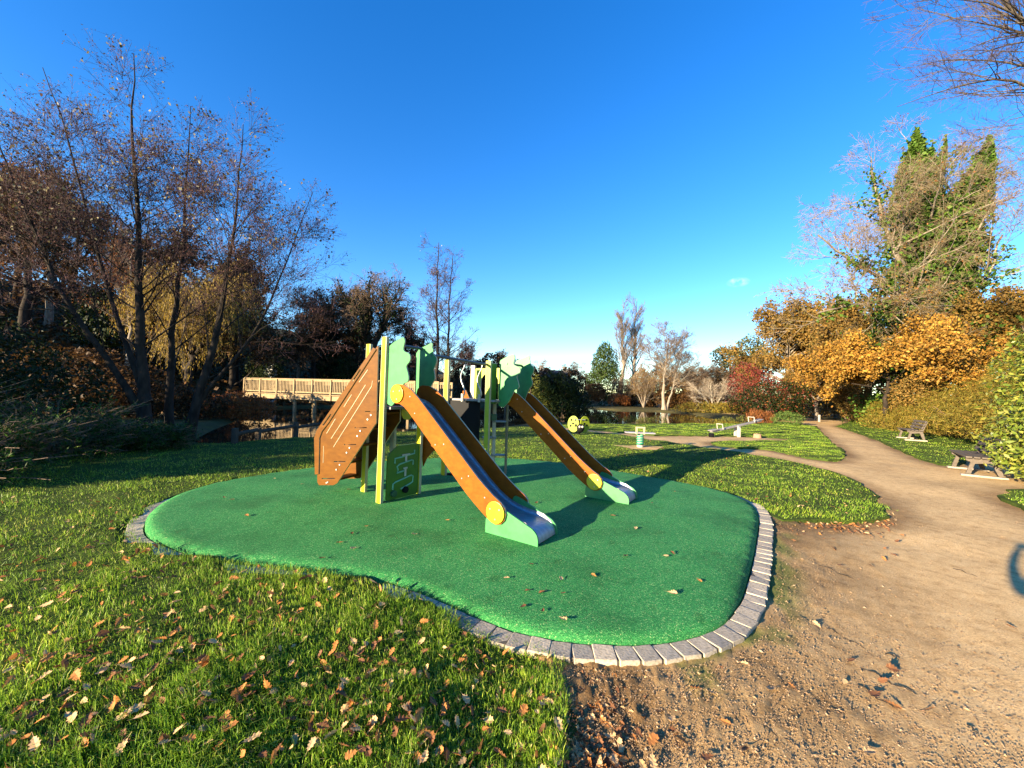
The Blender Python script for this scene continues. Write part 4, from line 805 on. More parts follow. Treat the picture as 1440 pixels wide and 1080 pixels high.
# ---- tall tree out of frame whose bare branches hang into the view
def op(u, v, D=10.5): q = P(u, v, D); return (q.x - 18.5, q.y - 10.5, q.z)
tree('overhanging_tree', (18.5, 10.5, 0), [([(0, 0, -.2), (-.1, 0, 5), (-.6, 0, 10), (-1.2, 0, 15)], .42, .12),
      ([(-.2, 0, 7.0), op(1500, 160), op(1430, 101, 10.3), op(1340, 122, 10.1), op(1262, 150, 10)], .085, .007), ([(-.3, 0, 8.5), op(1520, 120), op(1440, 88, 10.6), op(1350, 80, 10.6), op(1290, 92, 10.6)], .07, .006),
      ([(-.5, 0, 10.5), op(1500, 70), op(1433, 35, 10.2), op(1400, -10, 10.2), op(1350, -50, 10)], .12, .012), ([(-.5, 0, 10.0), op(1480, 60, 11), op(1425, 42, 11), op(1360, 30, 11), op(1290, 12, 11.4)], .065, .006),
      ([(-.2, 0, 6.5), op(1500, 190, 9.8), op(1432, 150, 9.6), op(1400, 175, 9.5), op(1385, 215, 9.5)], .045, .005), ([(-.4, 0, 9.5), op(1490, 60, 9.7), op(1420, 10, 9.4), op(1350, -5, 9.2), op(1290, 2, 9)], .065, .006)],
     [dict(n=18, u0=.3, u1=1, ang=(34, 9), L=2.5, P_=6, wig=.10, trop=.03, rr=.5, Lpow=.5, rmin=.006), dict(n=7, u0=.2, u1=1, ang=(34, 12), L=.9, P_=4, wig=.12, trop=.04, rr=.5, rmin=.004), dict(n=4, u0=.2, u1=1, ang=(34, 12), L=.4, P_=3, rr=.6, rmin=.0032)], m_bark_mid, m_twig_purple, [],
     'bare tree whose fine branches reach in over the path from above', seed=303, flare=False, sides=(8, 5, 3, 3, 3))

# ------------------------------------------------------------------ play structure
PS = empty('play_structure', (-.9, 5.9, 0)); tag(PS, 'double slide climbing tower with leaf shaped green panels on the green surface', 'playground')
def fix(o):                                            # parts are modelled in place; keep them there under the root
    o.matrix_parent_inverse = Matrix.Translation((.9, -5.9, 0)); return o
S = Vector((.829, -.559, 0)); T = Vector((.559, .829, 0)); Zv = Vector((0, 0, 1))
A = Vector((-1.745, 5.24, 0)); Fp = Vector((-.405, 6.60, 0))
def X3(o, s, t, z): return o + S * s + T * t + Zv * z
def post(o, s, t, z1, m1=m_yellow, z0=-.02, wd=.085, name='post'):
    bm = bmesh.new(); rot = Matrix((S, T, Zv)).transposed()
    box(bm, X3(o, s, t, (z0 + z1) / 2), wd, wd * .55, z1 - z0, rot)
    ob = fix(bm_obj(name, bm, m1, PS, bevel=.004))
    # cream edges of the laminated board on the two flanks
    for k in (1, -1):
        bm = bmesh.new(); box(bm, X3(o, s + k * (wd * .5 + .004), t, (z0 + z1) / 2), .0075, wd * .51, z1 - z0 - .004, rot)
        e = bm_obj('edge_strip', bm, m_cream, ob, bevel=.002)
    return ob
# tower with the near slide
post(A, 0, 0, 2.27); post(A, -.665, .227, 2.23); post(A, .02, .66, 1.42); post(A, -.58, .66, 1.42, m_white)
def deck(o, s0, s1, t0, t1, z, m=m_deck):
    bm = bmesh.new(); box(bm, X3(o, (s0 + s1) / 2, (t0 + t1) / 2, z), s1 - s0, t1 - t0, .035, Matrix((S, T, Zv)).transposed())
    return fix(bm_obj('platform', bm, m, PS, bevel=.004))
deck(A, -.55, .10, .05, .62, 1.30)
deck(Fp, -1.02, .12, .02, .66, 1.41)

leaf_outline = [(0, 0), (.10, -.03), (.20, .06), (.30, .22), (.315, .28), (.36, .29), (.40, .30), (.415, .34), (.40, .40), (.375, .46), (.355, .50), (.375, .53), (.42, .56), (.435, .61), (.42, .66), (.37, .68),
                (.31, .70), (.285, .73), (.295, .77), (.315, .83), (.30, .88), (.265, .89), (.19, .87), (.09, .83), (0, .785)]
leaf_back = [(0, 0), (.22, 0), (.30, .22), (.35, .30), (.40, .36), (.385, .44), (.36, .50), (.40, .56), (.425, .62), (.405, .68), (.36, .70), (.335, .74), (.345, .78), (.32, .81), (.33, .86), (.305, .885), (.24, .855), (.12, .82), (.05, .80), (.025, .76), (0, .74)]
lm = [m_lgreen, m_cream]
fix(slab('leaf_panel', rounded(leaf_outline, .025, 2), X3(A, .055, .03, 1.36), S, Zv, .020, lm, PS))
fix(slab('leaf_panel', rounded(leaf_back, .025, 2), X3(A, .04, .53, 1.36), S, Zv, .020, lm, PS))
fix(slab('leaf_panel', rounded(leaf_outline, .025, 2), X3(Fp, .09, .20, 1.33), S, Zv, .020, lm, PS))
fix(slab('leaf_panel', rounded(leaf_back, .025, 2), X3(Fp, .09, .66, 1.36), S, Zv, .020, lm, PS))

def slide(o, s0, t0, wd, zt, supports=True):
    # centre line of the flank boards in (s, z)
    cl = [(-.03, zt), (.07, zt - .005), (.19, zt - .055), (.30, zt - .135), (1.30, .505), (1.42, .415), (1.55, .325), (1.655, .265)]
    base = X3(o, s0, t0, 0)
    for k, tt in enumerate((0, wd)):
        bd = fix(slab('side_board', band(cl, .128), base + T * tt, S, Zv, .022, [m_wood, m_cream], PS))
        bm = bmesh.new()
        for (bs, bz) in ((.24, zt - .03), (.34, zt - .24), (.72, .90), (.86, .92), (1.16, .56), (1.26, .60), (1.50, .40)):
            cyl_bm(bm, base + T * (tt + (-.013 if k == 0 else .013)) + S * bs + Zv * bz, T, .008, .007, 8)
        bm_obj('bolts', bm, m_steel, bd)
        foot = [(1.50, -.01), (1.50, .16), (1.60, .35), (1.68, .335), (1.83, .275), (2.02, .205), (2.10, .175), (2.15, .13), (2.165, .08), (2.165, -.01)]
        fix(slab('foot_panel', rounded(foot, .02, 2), base + T * (tt + (.024 if k == 0 else -.024)), S, Zv, .02, [m_lgreen, m_lgreen], PS))
        for (cs, cz) in ((0.0, zt), (1.655, .27)):
            bm = bmesh.new(); cyl_bm(bm, base + T * (tt + (-.022 if k == 0 else .022)) + S * cs + Zv * cz, T, .118, .020, 32)
            d_ = fix(bm_obj('disc', bm, m_yellow, PS, bevel=.003))
            bm = bmesh.new()
            for a_ in (.6, 2.7, 4.8):
                cyl_bm(bm, base + T * (tt + (-.034 if k == 0 else .034)) + S * (cs + .07 * math.cos(a_)) + Zv * (cz + .07 * math.sin(a_)), T, .009, .006, 8)
            bm_obj('bolts', bm, m_steel, d_)
    # steel chute
    prof = [(-.30, zt - .11), (.02, zt - .115), (.16, zt - .165), (.28, zt - .245), (1.30, .40), (1.45, .295), (1.60, .225), (1.80, .185), (2.02, .165), (2.10, .150), (2.15, .115), (2.165, .07), (2.15, .04)]
    pr = np.array(prof); d = np.concatenate([[0], np.cumsum(np.linalg.norm(np.diff(pr, axis=0), axis=1))]); q = np.linspace(0, d[-1], 50); ps = np.interp(q, d, pr[:, 0]); pzv = np.interp(q, d, pr[:, 1])
    for _ in range(2): ps[1:-1] = (ps[:-2] + 2 * ps[1:-1] + ps[2:]) / 4; pzv[1:-1] = (pzv[:-2] + 2 * pzv[1:-1] + pzv[2:]) / 4
    V, F = [], []
    cross = [(.0365, .055), (.037, .02), (.055, .004), (.09, 0), (wd - .09, 0), (wd - .055, .004), (wd - .037, .02), (wd - .0365, .055)]
    for off in (0, -.012):
        for a_, b_ in zip(ps, pzv):
            for tt, up in cross: p = base + S * a_ + T * tt + Zv * (b_ + up * (1 if a_ < 2.0 else max(0, (2.12 - a_) / .12)) + off); V.append(tuple(p))
    m_ = len(cross); nn = len(ps)
    for L_ in (0, 1):
        for i_ in range(nn - 1):
            for k in range(m_ - 1):
                a_ = L_ * nn * m_ + i_ * m_ + k; F.append((a_, a_ + 1, a_ + m_ + 1, a_ + m_) if L_ else (a_, a_ + m_, a_ + m_ + 1, a_ + 1))
    me = mesh_np('chute', np.array(V), np.array(F), m_chute, True); fix(link('chute', me, PS))
    if supports:
        bm = bmesh.new(); tube_bm(bm, [base + S * .16 + T * (wd * .5) + Zv * -.02, base + S * .16 + T * (wd * .5) + Zv * (zt - .2)], .024, 10); fix(bm_obj('support_leg', bm, m_gunm, PS, smooth=False))
slide(A, .285, .02, .46, 1.50, False)
slide(Fp, .20, .26, .44, 1.485, False)
bm = bmesh.new(); lp = Vector((-.075, 7.33, 0)); tube_bm(bm, [lp + Zv * -.02, lp + Zv * 1.40], .026, 10); fix(bm_obj('support_leg', bm, paint('brown_tube', (.20, .16, .10), .5, .1), PS))

# maze play panel under the near slide entry (faces the slide side)
mo = X3(A, .035, .075, .03)
maze = fix(slab('maze_panel', rounded([(0, 0), (.56, 0), (.56, .74), (.17, .74), (.03, .64), (0, .58)], .035, 3), mo, T, Zv, .024, [m_dgreen, m_dgreen], PS))
nS = S * .0145
def groove(pts, r_=.011, m=m_teal, nm='groove'):
    bm = bmesh.new(); tube_bm(bm, [mo + T * a_ + Zv * b_ + nS for a_, b_ in pts], r_, 6); bm_obj(nm, bm, m, maze)
groove([(.12, .50), (.12, .565), (.25, .575), (.47, .60), (.47, .65)])
groove([(.18, .40), (.16, .45), (.20, .475), (.42, .51), (.45, .50), (.45, .44)]); groove([(.18, .40), (.16, .36), (.30, .375)])
groove([(.10, .14), (.10, .215), (.14, .235), (.42, .29)]); groove([(.42, .29), (.46, .27), (.45, .19), (.40, .17), (.24, .125)])
for a_, z0, z1 in ((.31, .505, .60), (.305, .295, .41)):
    bm = bmesh.new(); box(bm, mo + T * a_ + Zv * (z0 + z1) / 2 + S * .022, .016, .032, z1 - z0, Matrix((S, T, Zv)).transposed()); bm_obj('slider', bm, m_white, maze, bevel=.004)
    bm = bmesh.new(); box(bm, mo + T * a_ + Zv * z1 + S * .022, .016, .14 if z1 > .5 else .07, .024, Matrix((S, T, Zv)).transposed()); bm_obj('slider', bm, m_white, maze, bevel=.004)
for a_, b_, m_ in ((.105, .085, m_dgreen), (.31, .105, m_black)):
    bm = bmesh.new(); cyl_bm(bm, mo + T * a_ + Zv * b_ + S * .03, S, .046, .045, 18); bm_obj('knob', bm, m_ if m_ is m_black else paint('knob_green', (.02, .07, .035), .4), maze, bevel=.006)
# climbing ramp: two brown boards with hand slots and five treads
Wd = Vector((-.925, .38, 0)); Wn = Vector((.38, .925, 0))
def wpt(zx, zy):                                       # photograph point of the near board -> (along, up)
    q = PL(430 + zx * .2592, 450 + zy * .2592, A + Vector((-.03, .03, 0)), Wn); return ((q - A).dot(Wd), q.z)
near_b = [wpt(*p) for p in [(408, 138), (397, 560), (386, 575), (185, 885), (165, 897), (85, 897), (76, 880), (78, 640), (92, 598), (125, 555), (390, 158)]]
slots = [[wpt(*p) for p in q] for q in ([(312, 268), (318, 274), (276, 334), (269, 328)], [(152, 508), (160, 514), (116, 572), (108, 566)], [(336, 494), (392, 496), (392, 501), (336, 499)], [(280, 582), (346, 582), (346, 588), (280, 588)],
                                        [(222, 674), (288, 674), (288, 680), (222, 680)], [(166, 766), (230, 766), (230, 772), (166, 772)], [(100, 858), (172, 858), (172, 864), (100, 864)])]
ob = Vector((A.x, A.y, 0)) + Vector((-.03, .03, 0))
nb_ = fix(slab('climbing_board', near_b, ob, Wd, Zv, .022, [m_wood_dk, m_cream], PS, holes=slots[2:]))
fb = fix(slab('climbing_board', near_b, ob + Wn * .50, Wd, Zv, .022, [m_wood_dk, m_cream], PS))
rail_out = [wpt(*p) for p in [(385, 150), (400, 160), (140, 560), (105, 605), (92, 640), (88, 835), (68, 838), (64, 640), (78, 600), (112, 548)]]
slots2 = slots[:2]
fix(slab('hand_rail_board', rail_out, ob + Wn * -.020, Wd, Zv, .016, [m_wood_dk, m_cream], PS, holes=[[wpt(*p) for p in q] for q in ([(312, 266), (319, 271), (275, 336), (268, 331)], [(152, 508), (159, 513), (116, 574), (109, 569)])]))
for a_, b_ in [((352, 270), (305, 338)), ((378, 330), (374, 358)), ((374, 358), (165, 690)), ((340, 352), (268, 468)), ((268, 468), (152, 645)), ((264, 405), (222, 472)), ((176, 536), (128, 616)), ((112, 684), (109, 776))]:
    p0, p1 = wpt(*a_), wpt(*b_); bm = bmesh.new(); tube_bm(bm, [ob + Wd * p0[0] + Zv * p0[1] - Wn * .0105, ob + Wd * p1[0] + Zv * p1[1] - Wn * .0105], .0055, 5); bm_obj('engraved_line', bm, m_cream, nb_)
for (zx, zy), (zx2, zy2) in zip([(370, 516), (312, 602), (254, 694), (200, 786), (135, 880)], [(352, 540), (296, 630), (238, 720), (182, 812), (128, 884)]):
    a_, b_ = wpt(zx, zy), wpt(zx2, zy2)
    for q in (a_, b_):
        bm = bmesh.new(); cyl_bm(bm, ob + Wd * q[0] + Zv * q[1] - Wn * .015, Wn, .012, .010, 10); bm_obj('bolt', bm, m_steel, nb_)
    bm = bmesh.new(); box(bm, ob + Wd * a_[0] + Zv * (a_[1] + .02) + Wn * .25, .16, .475, .03, Matrix((Wd, Wn, Zv)).transposed()); fix(bm_obj('tread', bm, m_wood_dk, PS, bevel=.004))
# orange arch board behind the near slide
arch = [(-.02, 0), (.0, -.22), (.02, -.44), (.08, -.30), (.17, -.19), (.30, -.14), (.42, -.14), (.42, .10), (.12, .10)]
fix(slab('arch_board', rounded(arch, .02, 2), Vector((-1.33, 5.86, .83)), Vector((.86, -.1, 0)), Zv, .022, [m_wood, m_cream], PS))
bm = bmesh.new(); cyl_bm(bm, Vector((-1.58, 5.88, 1.22)), S, .12, .02, 28); fix(bm_obj('disc', bm, m_yellow, PS, bevel=.003))
# second tower: posts, barrier with wavy rods, dark panel below
E = Vector((-1.20, 7.08, 0)); Ipt = Vector((-.77, 7.6, 0))
post(E, 0, 0, 2.13, wd=.095); post(Fp, 0, 0, 2.10, m_olive); post(Ipt, 0, 0, 2.08, m_white, wd=.085)
post(Fp, .03, .60, 2.08, m_olive, z0=1.38)
fix(slab('barrier_panel', rounded([(.06, 1.36), (.06, 2.06), (.19, 2.06), (.19, 1.36)], .02, 2), X3(Fp, .02, 0, 0), T, Zv, .022, [m_dgreen, m_dgreen], PS))
archp = [(.06, 1.43), (.06, 2.02), (.74, 2.02), (.74, 1.43), (.62, 1.43), (.62, 1.80), (.55, 1.90), (.28, 1.90), (.20, 1.80), (.20, 1.43)]
fix(slab('arch_panel', rounded(archp, .03, 3), X3(Ipt, 0, .0, 0), S, Zv, .022, [m_olive, m_cream], PS))
fix(slab('orange_corner', [(0, 0), (.17, 0), (.17, .14), (.10, .16)], X3(Ipt, .02, -.12, 1.43), -S, Zv, .02, [m_wood, m_cream], PS))
eF = (Fp - E); eFn = eF.normalized()
for f_, ph in ((.40, 0), (.80, .6)):
    bm = bmesh.new(); pts = []
    for k in range(22):
        t_ = k / 21; pts.append(E + eF * f_ + eFn * (.05 * math.sin(t_ * 7.2 + ph) * (1 if t_ > .18 else t_ / .18)) + Zv * (1.40 + .64 * t_))
    tube_bm(bm, pts, .0125, 7); rd = fix(bm_obj('wavy_rod', bm, m_steel, PS, smooth=True))
    bm = bmesh.new(); tube_bm(bm, [pts[0] - Zv * .02, pts[0] + Zv * .12], .024, 8); bm_obj('rod_socket', bm, m_white, rd)
fix(slab('dark_panel', [(.04, .62), (.04, 1.39), (.66, 1.39), (.66, .62)], E + Vector((.02, .02, 0)), T * .25 + S, Zv, .022, [m_black, m_black], PS))
bm = bmesh.new(); q0, q1 = X3(A, .36, .52, 2.06), Fp + Zv * 2.03 + S * -.02; tube_bm(bm, [q0, q0.lerp(q1, .5), q1 + (q1 - q0).normalized() * .05], .022, 8); fix(bm_obj('top_rail', bm, m_gunm, PS))
bm = bmesh.new(); tube_bm(bm, [X3(A, .16, .03, 2.16), X3(A, .16, .56, 2.16)], .02, 8); fix(bm_obj('entry_bar', bm, m_gunm, PS))
bm = bmesh.new(); tube_bm(bm, [X3(Fp, .24, .18, 2.06), X3(Fp, .24, .70, 2.06)], .02, 8); fix(bm_obj('entry_bar', bm, m_gunm, PS))
# step pole beside the second tower
sp = Vector((-.31, 7.15, 0)); bm = bmesh.new(); tube_bm(bm, [sp - Zv * .02, sp + Zv * 1.36], .036, 10); pole = fix(bm_obj('step_pole', bm, m_white, PS))
for z_, a_ in ((.40, .5), (.72, 2.6), (1.02, .3)):
    bm = bmesh.new(); c_ = sp + Vector((math.cos(a_) * .10, math.sin(a_) * .05, z_)); box(bm, c_, .26, .16, .025); bm_obj('foot_plate', bm, m_deck, pole, bevel=.008)
bm = bmesh.new(); box(bm, sp + Vector((0, -.05, 1.10)), .10, .05, .12); bm_obj('clamp_block', bm, paint('clamp_green', (.03, .10, .05), .4), pole, bevel=.008)
bm = bmesh.new(); box(bm, E + Vector((.12, .02, .03)), .30, .05, .05); fix(bm_obj('ground_bar', bm, m_black, PS, bevel=.01))

# ------------------------------------------------------------------ timber bridge over the pond
def timber_bridge():
    a, b_ = P(345, 537, 30.0), P(618, 545, 24.2); a.z = b_.z = 0
    root = empty('timber_bridge', (a.x, a.y, 0)); tag(root, 'pale timber footbridge with close upright balusters over the pond', 'bridge')
    d = (b_ - a).normalized(); n = Vector((-d.y, d.x, 0)); L = (b_ - a).length; rz = math.atan2(d.y, d.x); Zd, Zr = 1.02, 2.14
    rot = Matrix.Rotation(rz, 3, 'Z')
    def at_(l, s, z): return d * l + n * s + Zv * z
    def prt(nm, c, sx, sy, sz, m=m_timber, par=root):
        bm = bmesh.new(); box(bm, (0, 0, 0), sx, sy, sz); o = bm_obj(nm, bm, m, par, bevel=.006); o.location = c; o.rotation_euler.z = rz; return o
    prt('bearer', at_(L / 2, .0, Zd - .22), L, .09, .32); prt('bearer', at_(L / 2, 1.7, Zd - .22), L, .09, .32); prt('deck_boards', at_(L / 2, .85, Zd), L, 1.86, .06)
    for s in (-.04, 1.74):
        prt('top_rail', at_(L / 2, s, Zr), L, .13, .05); prt('bottom_rail', at_(L / 2, s, Zd + .16), L, .045, .09); prt('upper_rail', at_(L / 2, s, Zr - .09), L, .04, .09)
        k = 0
        while k * 1.72 <= L:
            prt('post', at_(k * 1.72, s - .03, (Zd - .40 + Zr) / 2), .11, .10, Zr - Zd + .36); k += 1
        bm = bmesh.new(); box(bm, (0, 0, 0), .05, .034, Zr - Zd - .22); proto = bm_obj('baluster', bm, m_timber, root); proto.location = at_(.12, s, (Zr + Zd) / 2 + .06); proto.rotation_euler.z = rz
        for k in range(1, int(L / .142)):
            o = proto.copy(); COL.objects.link(o); o.location = at_(.12 + k * .142, s, (Zr + Zd) / 2 + .06)
    for l in (5.2, 7.1, 10.2, 12.6, 15.0):
        for s in (.02, 1.68): prt('pile', at_(l, s, .05), .17, .17, 1.6, m_timber)
        prt('cross_beam', at_(l - .12, .85, .55), .16, 2.3, .18)
    return root
timber_bridge()
# low dark post and rail fence along the pond edge
fr = empty('pond_fence', (-6.9, 12.0, 0)); tag(fr, 'low dark wooden fence at the pond edge below the bridge', 'fence')
fp = [P(330, 620, 10.6), P(363, 617, 11.4), P(416, 611, 12.9), P(455, 606, 14.0)]; 
for q in fp: q.z = 0
ftop = [.42, .36, .42, .42]
for q, h in zip(fp, ftop):
    bm = bmesh.new(); box(bm, (0, 0, 0), .12, .12, h + .35); o = bm_obj('fence_post', bm, m_timber_dk, fr, bevel=.01); o.location = q - Vector((-6.9, 12.0, 0)) + Zv * (h / 2 - .22)
for q0, q1 in zip(fp[:-1], fp[1:]):
    bm = bmesh.new(); tube_bm(bm, [q0 - Vector((-6.9, 12, 0)) + Zv * .2, q1 - Vector((-6.9, 12, 0)) + Zv * .26], .055, 8); bm_obj('fence_rail', bm, m_timber_dk, fr)

# ------------------------------------------------------------------ far house and stone pillar
def house():
    c = P(777, 555, 88); root = empty('slate_house', (c.x, 88, tz(c.x, 88) - 1.2), R(14)); tag(root, 'stone house with dark slate roof and gable chimneys behind the trees', 'house')
    W_, D_, H_ = 6.4, 5.5, 5.2
    bm = bmesh.new(); box(bm, (0, 0, H_ / 2), W_, D_, H_); vs = [bm.verts.new(v) for v in [(-W_ / 2, -D_ / 2, H_), (-W_ / 2, D_ / 2, H_), (-W_ / 2, 0, H_ + 2.9), (W_ / 2, -D_ / 2, H_), (W_ / 2, D_ / 2, H_), (W_ / 2, 0, H_ + 2.9)]]
    bm.faces.new(vs[:3]); bm.faces.new(vs[3:]); bm_obj('wall', bm, m_rubble, root)
    bm = bmesh.new()
    for sg in (1, -1):
        v = [(-W_ / 2 - .1, sg * (D_ / 2 + .25), H_ - .2), (W_ / 2 + .1, sg * (D_ / 2 + .25), H_ - .2), (W_ / 2 + .1, 0, H_ + 3.05), (-W_ / 2 - .1, 0, H_ + 3.05)]
        a = [bm.verts.new(p) for p in v]; b2 = [bm.verts.new((p[0], p[1], p[2] + .12)) for p in v]; bm.faces.new(a); bm.faces.new(b2)
        for i_ in range(4): bm.faces.new((a[i_], a[(i_ + 1) % 4], b2[(i_ + 1) % 4], b2[i_]))
    rf = bm_obj('roof', bm, m_slate, root)
    for sx in (-1, 1):
        bm = bmesh.new(); box(bm, (sx * (W_ / 2 - .35), 0, H_ + 3.2), .7, .9, 1.5); box(bm, (sx * (W_ / 2 - .35), 0, H_ + 4.0), .85, 1.05, .14); bm_obj('chimney', bm, m_rubble, rf)
    for sx in (-1.7, 1.7):
        bm = bmesh.new(); box(bm, (sx, -D_ / 2 - .02, 3.6), 1.1, .14, 1.4); wn = bm_obj('window', bm, m_white, root); bm = bmesh.new(); box(bm, (sx, -D_ / 2 - .06, 3.6), .9, .1, 1.2); bm_obj('pane', bm, m_glass, wn)
house()
c = P(379, 540, 37); bm = bmesh.new(); box(bm, (0, 0, 1.6), .95, .8, 4.2); bmesh.ops.subdivide_edges(bm, edges=bm.edges[:], cuts=5, use_grid_fill=True)
for v_ in bm.verts: v_.co += Vector((random.uniform(-.04, .04), random.uniform(-.04, .04), random.uniform(-.03, .03)))
o = bm_obj('stone_pillar', bm, paint('limewash_stone', (.55, .53, .50), .9, .45, 2.2, bmp=.6)); o.location = (c.x, 37, tz(c.x, 37)); tag(o, 'pale lichened stone pillar among dark trees beyond the bridge', 'pillar')

# ------------------------------------------------------------------ spring toys, seesaw, benches
def coil(bm, c, r_, h, turns, wire, n_=64, sides=7):
    tube_bm(bm, [Vector(c) + Vector((r_ * math.cos(k / n_ * turns * 6.283), r_ * math.sin(k / n_ * turns * 6.283), h * k / n_)) for k in range(n_ + 1)], wire, sides)
# ladybird rider
lb = P(814, 607, 15.6); root = empty('ladybird_rider', (lb.x, 15.6, Z_LAWN)); tag(root, 'yellow green ladybird spring rider with black spots on the lawn', 'spring rider')
bm = bmesh.new(); coil(bm, (0, .1, 0), .09, .30, 5, .016); bm_obj('spring', bm, m_black, root, smooth=True)
for sg, ang_ in ((-1, -22), (1, 26)):
    ux = Vector((math.cos(R(ang_)), -abs(math.sin(R(ang_))) * sg * -1 if sg > 0 else -math.sin(R(ang_)) * -1, 0)); ux = Vector((math.cos(R(ang_)), math.sin(R(abs(ang_))) * sg, 0))
    cxy = Vector((sg * .22, .0, .42)); out_ = [(.24 * math.cos(a_) * (1.0 if sg * math.cos(a_) > 0 else .9), .33 * math.sin(a_)) for a_ in np.linspace(0, 6.283, 28, endpoint=False)]
    pn = slab('wing_panel', out_, cxy, ux, Zv, .03, [m_lady, m_lady], root); nrm_ = ux.cross(Zv).normalized(); nrm_ = nrm_ if nrm_.y < 0 else -nrm_
    for (a_, b_) in ((-.09, .16), (.08, .17), (-.02, .02), (.10, -.04), (-.12, -.08)):
        bm = bmesh.new(); cyl_bm(bm, cxy + ux * a_ + Zv * b_ + nrm_ * .018, nrm_, .042, .008, 16); bm_obj('spot', bm, m_black, pn)
bm = bmesh.new(); bmesh.ops.create_uvsphere(bm, u_segments=18, v_segments=12, radius=.15, matrix=Matrix.Translation((.04, -.14, .27)) @ Matrix.Diagonal((1, .7, 1.15, 1))); hd = bm_obj('head', bm, m_black, root, smooth=True)
for sx in (-.05, .06):
    bm = bmesh.new(); bmesh.ops.create_uvsphere(bm, u_segments=10, v_segments=8, radius=.05, matrix=Matrix.Translation((.04 + sx, -.235, .33))); bm_obj('eye', bm, m_white, hd, smooth=True)
bm = bmesh.new(); box(bm, (0, .05, .34), .40, .26, .03); bm_obj('seat', bm, m_black, root, bevel=.01)
bm = bmesh.new(); tube_bm(bm, [(-.22, -.06, .60), (.24, -.06, .60)], .016, 8); bm_obj('handle', bm, m_steel, root)
# spring seat rider seen end on
sb = G(900, 628.5, Z_LAWN); root = empty('spring_seat', (sb[0], sb[1], Z_LAWN)); tag(root, 'green coil spring rider with pale handle frame in a bare patch', 'spring rider')
bm = bmesh.new(); coil(bm, (0, 0, .06), .085, .34, 4.5, .030); bm_obj('spring', bm, m_coil, root, smooth=True)
bm = bmesh.new(); coil(bm, (0, 0, .095), .086, .30, 4, .010); bm_obj('spring_liner', bm, m_white, root, smooth=True)
bm = bmesh.new(); cyl_bm(bm, (0, 0, .03), (0, 0, 1), .10, .07, 16); bm_obj('base_plate', bm, m_white, root)
bm = bmesh.new(); box(bm, (.02, .10, .44), .92, .26, .035, Matrix.Rotation(R(-6), 3, 'Z')); bm_obj('seat_plank', bm, paint('mauve_board', (.33, .28, .30), .5), root, bevel=.01)
bm = bmesh.new(); box(bm, (-.12, 0, .50), .045, .06, .20); box(bm, (.12, 0, .50), .045, .06, .20); box(bm, (0, 0, .615), .29, .065, .045); bm_obj('handle_frame', bm, m_cream, root)
bp = bpy.data.meshes.new('bare_patch')
pp = [(sb[0] + .62 * math.cos(a_) * (1 + .25 * math.sin(3 * a_)) * 1.15, sb[1] + .5 * math.sin(a_) * (1 + .2 * math.cos(2 * a_)), 0) for a_ in np.linspace(0, 6.283, 26, endpoint=False)]
pv = np.array(pp); pv[:, 2] = lawn_z(pv[:, 0], pv[:, 1]) + .012; pv = np.vstack([pv, [[sb[0], sb[1], pv[:, 2].mean() + .004]]]); pf = np.array([(i_, (i_ + 1) % 26, 26) for i_ in range(26)])
tag(link('bare_patch', mesh_np('bare_patch', pv, pf, m_dirt)), 'worn sandy patch round the green spring rider', kind='structure')
# seesaw
sw = G(1035, 614.5, Z_DIRT); root = empty('seesaw', (sw[0], sw[1], Z_DIRT)); tag(root, 'weathered grey plank seesaw tilted down to its near left end', 'seesaw')
e0 = P(1000, 607, sw[1] - .35) - Vector((sw[0], sw[1], Z_DIRT)); e1 = P(1069, 591.5, sw[1] + .55) - Vector((sw[0], sw[1], Z_DIRT))
dv = (e1 - e0).normalized(); sv = dv.cross(Zv).normalized(); uv = sv.cross(dv).normalized(); rot = Matrix((dv, sv, uv)).transposed(); m_grey = grain('grey_plank', (.17, .16, .155), (.26, .245, .235), 0, .7)
bm = bmesh.new(); box(bm, (e0 + e1) / 2, (e1 - e0).length, .16, .07, rot); bm_obj('beam', bm, m_grey, root, bevel=.012)
mid_ = e0.lerp(e1, .52); bm = bmesh.new(); box(bm, (mid_.x, mid_.y - .13, mid_.z / 2), .13, .06, mid_.z + .02); box(bm, (mid_.x, mid_.y + .13, mid_.z / 2), .13, .06, mid_.z + .02); bm_obj('pivot_post', bm, m_white, root, bevel=.012)
bm = bmesh.new(); tube_bm(bm, [(mid_.x, mid_.y - .18, mid_.z - .02), (mid_.x, mid_.y + .18, mid_.z - .02)], .045, 12); bm_obj('axle', bm, m_steel, root)
for f_, in ((.04,), (.96,)):
    c_ = e0.lerp(e1, f_); bm = bmesh.new(); box(bm, c_ + uv * .055, .36, .26, .035, rot); bm_obj('seat', bm, m_grey, root, bevel=.01)
    hh = e0.lerp(e1, .18 if f_ < .5 else .82) + uv * .03; bm = bmesh.new(); tube_bm(bm, [hh - sv * .15, hh - sv * .15 + uv * .22, hh + sv * .15 + uv * .22, hh + sv * .15], .02, 7); bm_obj('handle', bm, m_white, root)
bm = bmesh.new(); box(bm, (e0.x + .02, e0.y, e0.z / 2 - .05), .16, .2, max(.1, e0.z - .04)); bm_obj('buffer_block', bm, m_black, root, bevel=.03)
q = G(1065, 616, Z_DIRT); bm = bmesh.new(); cyl_bm(bm, (0, 0, .07), (0, 0, 1), .17, .22, 14, .14)
for v_ in bm.verts: v_.co += Vector((random.uniform(-.015, .015), random.uniform(-.015, .015), random.uniform(-.015, .015)))
o = bm_obj('stump', bm, paint('stump_wood', (.33, .19, .11), .9, .3), bevel=.02); o.location = (q[0], q[1], Z_DIRT); tag(o, 'short brown stump on the sand beside the seesaw', 'stump')

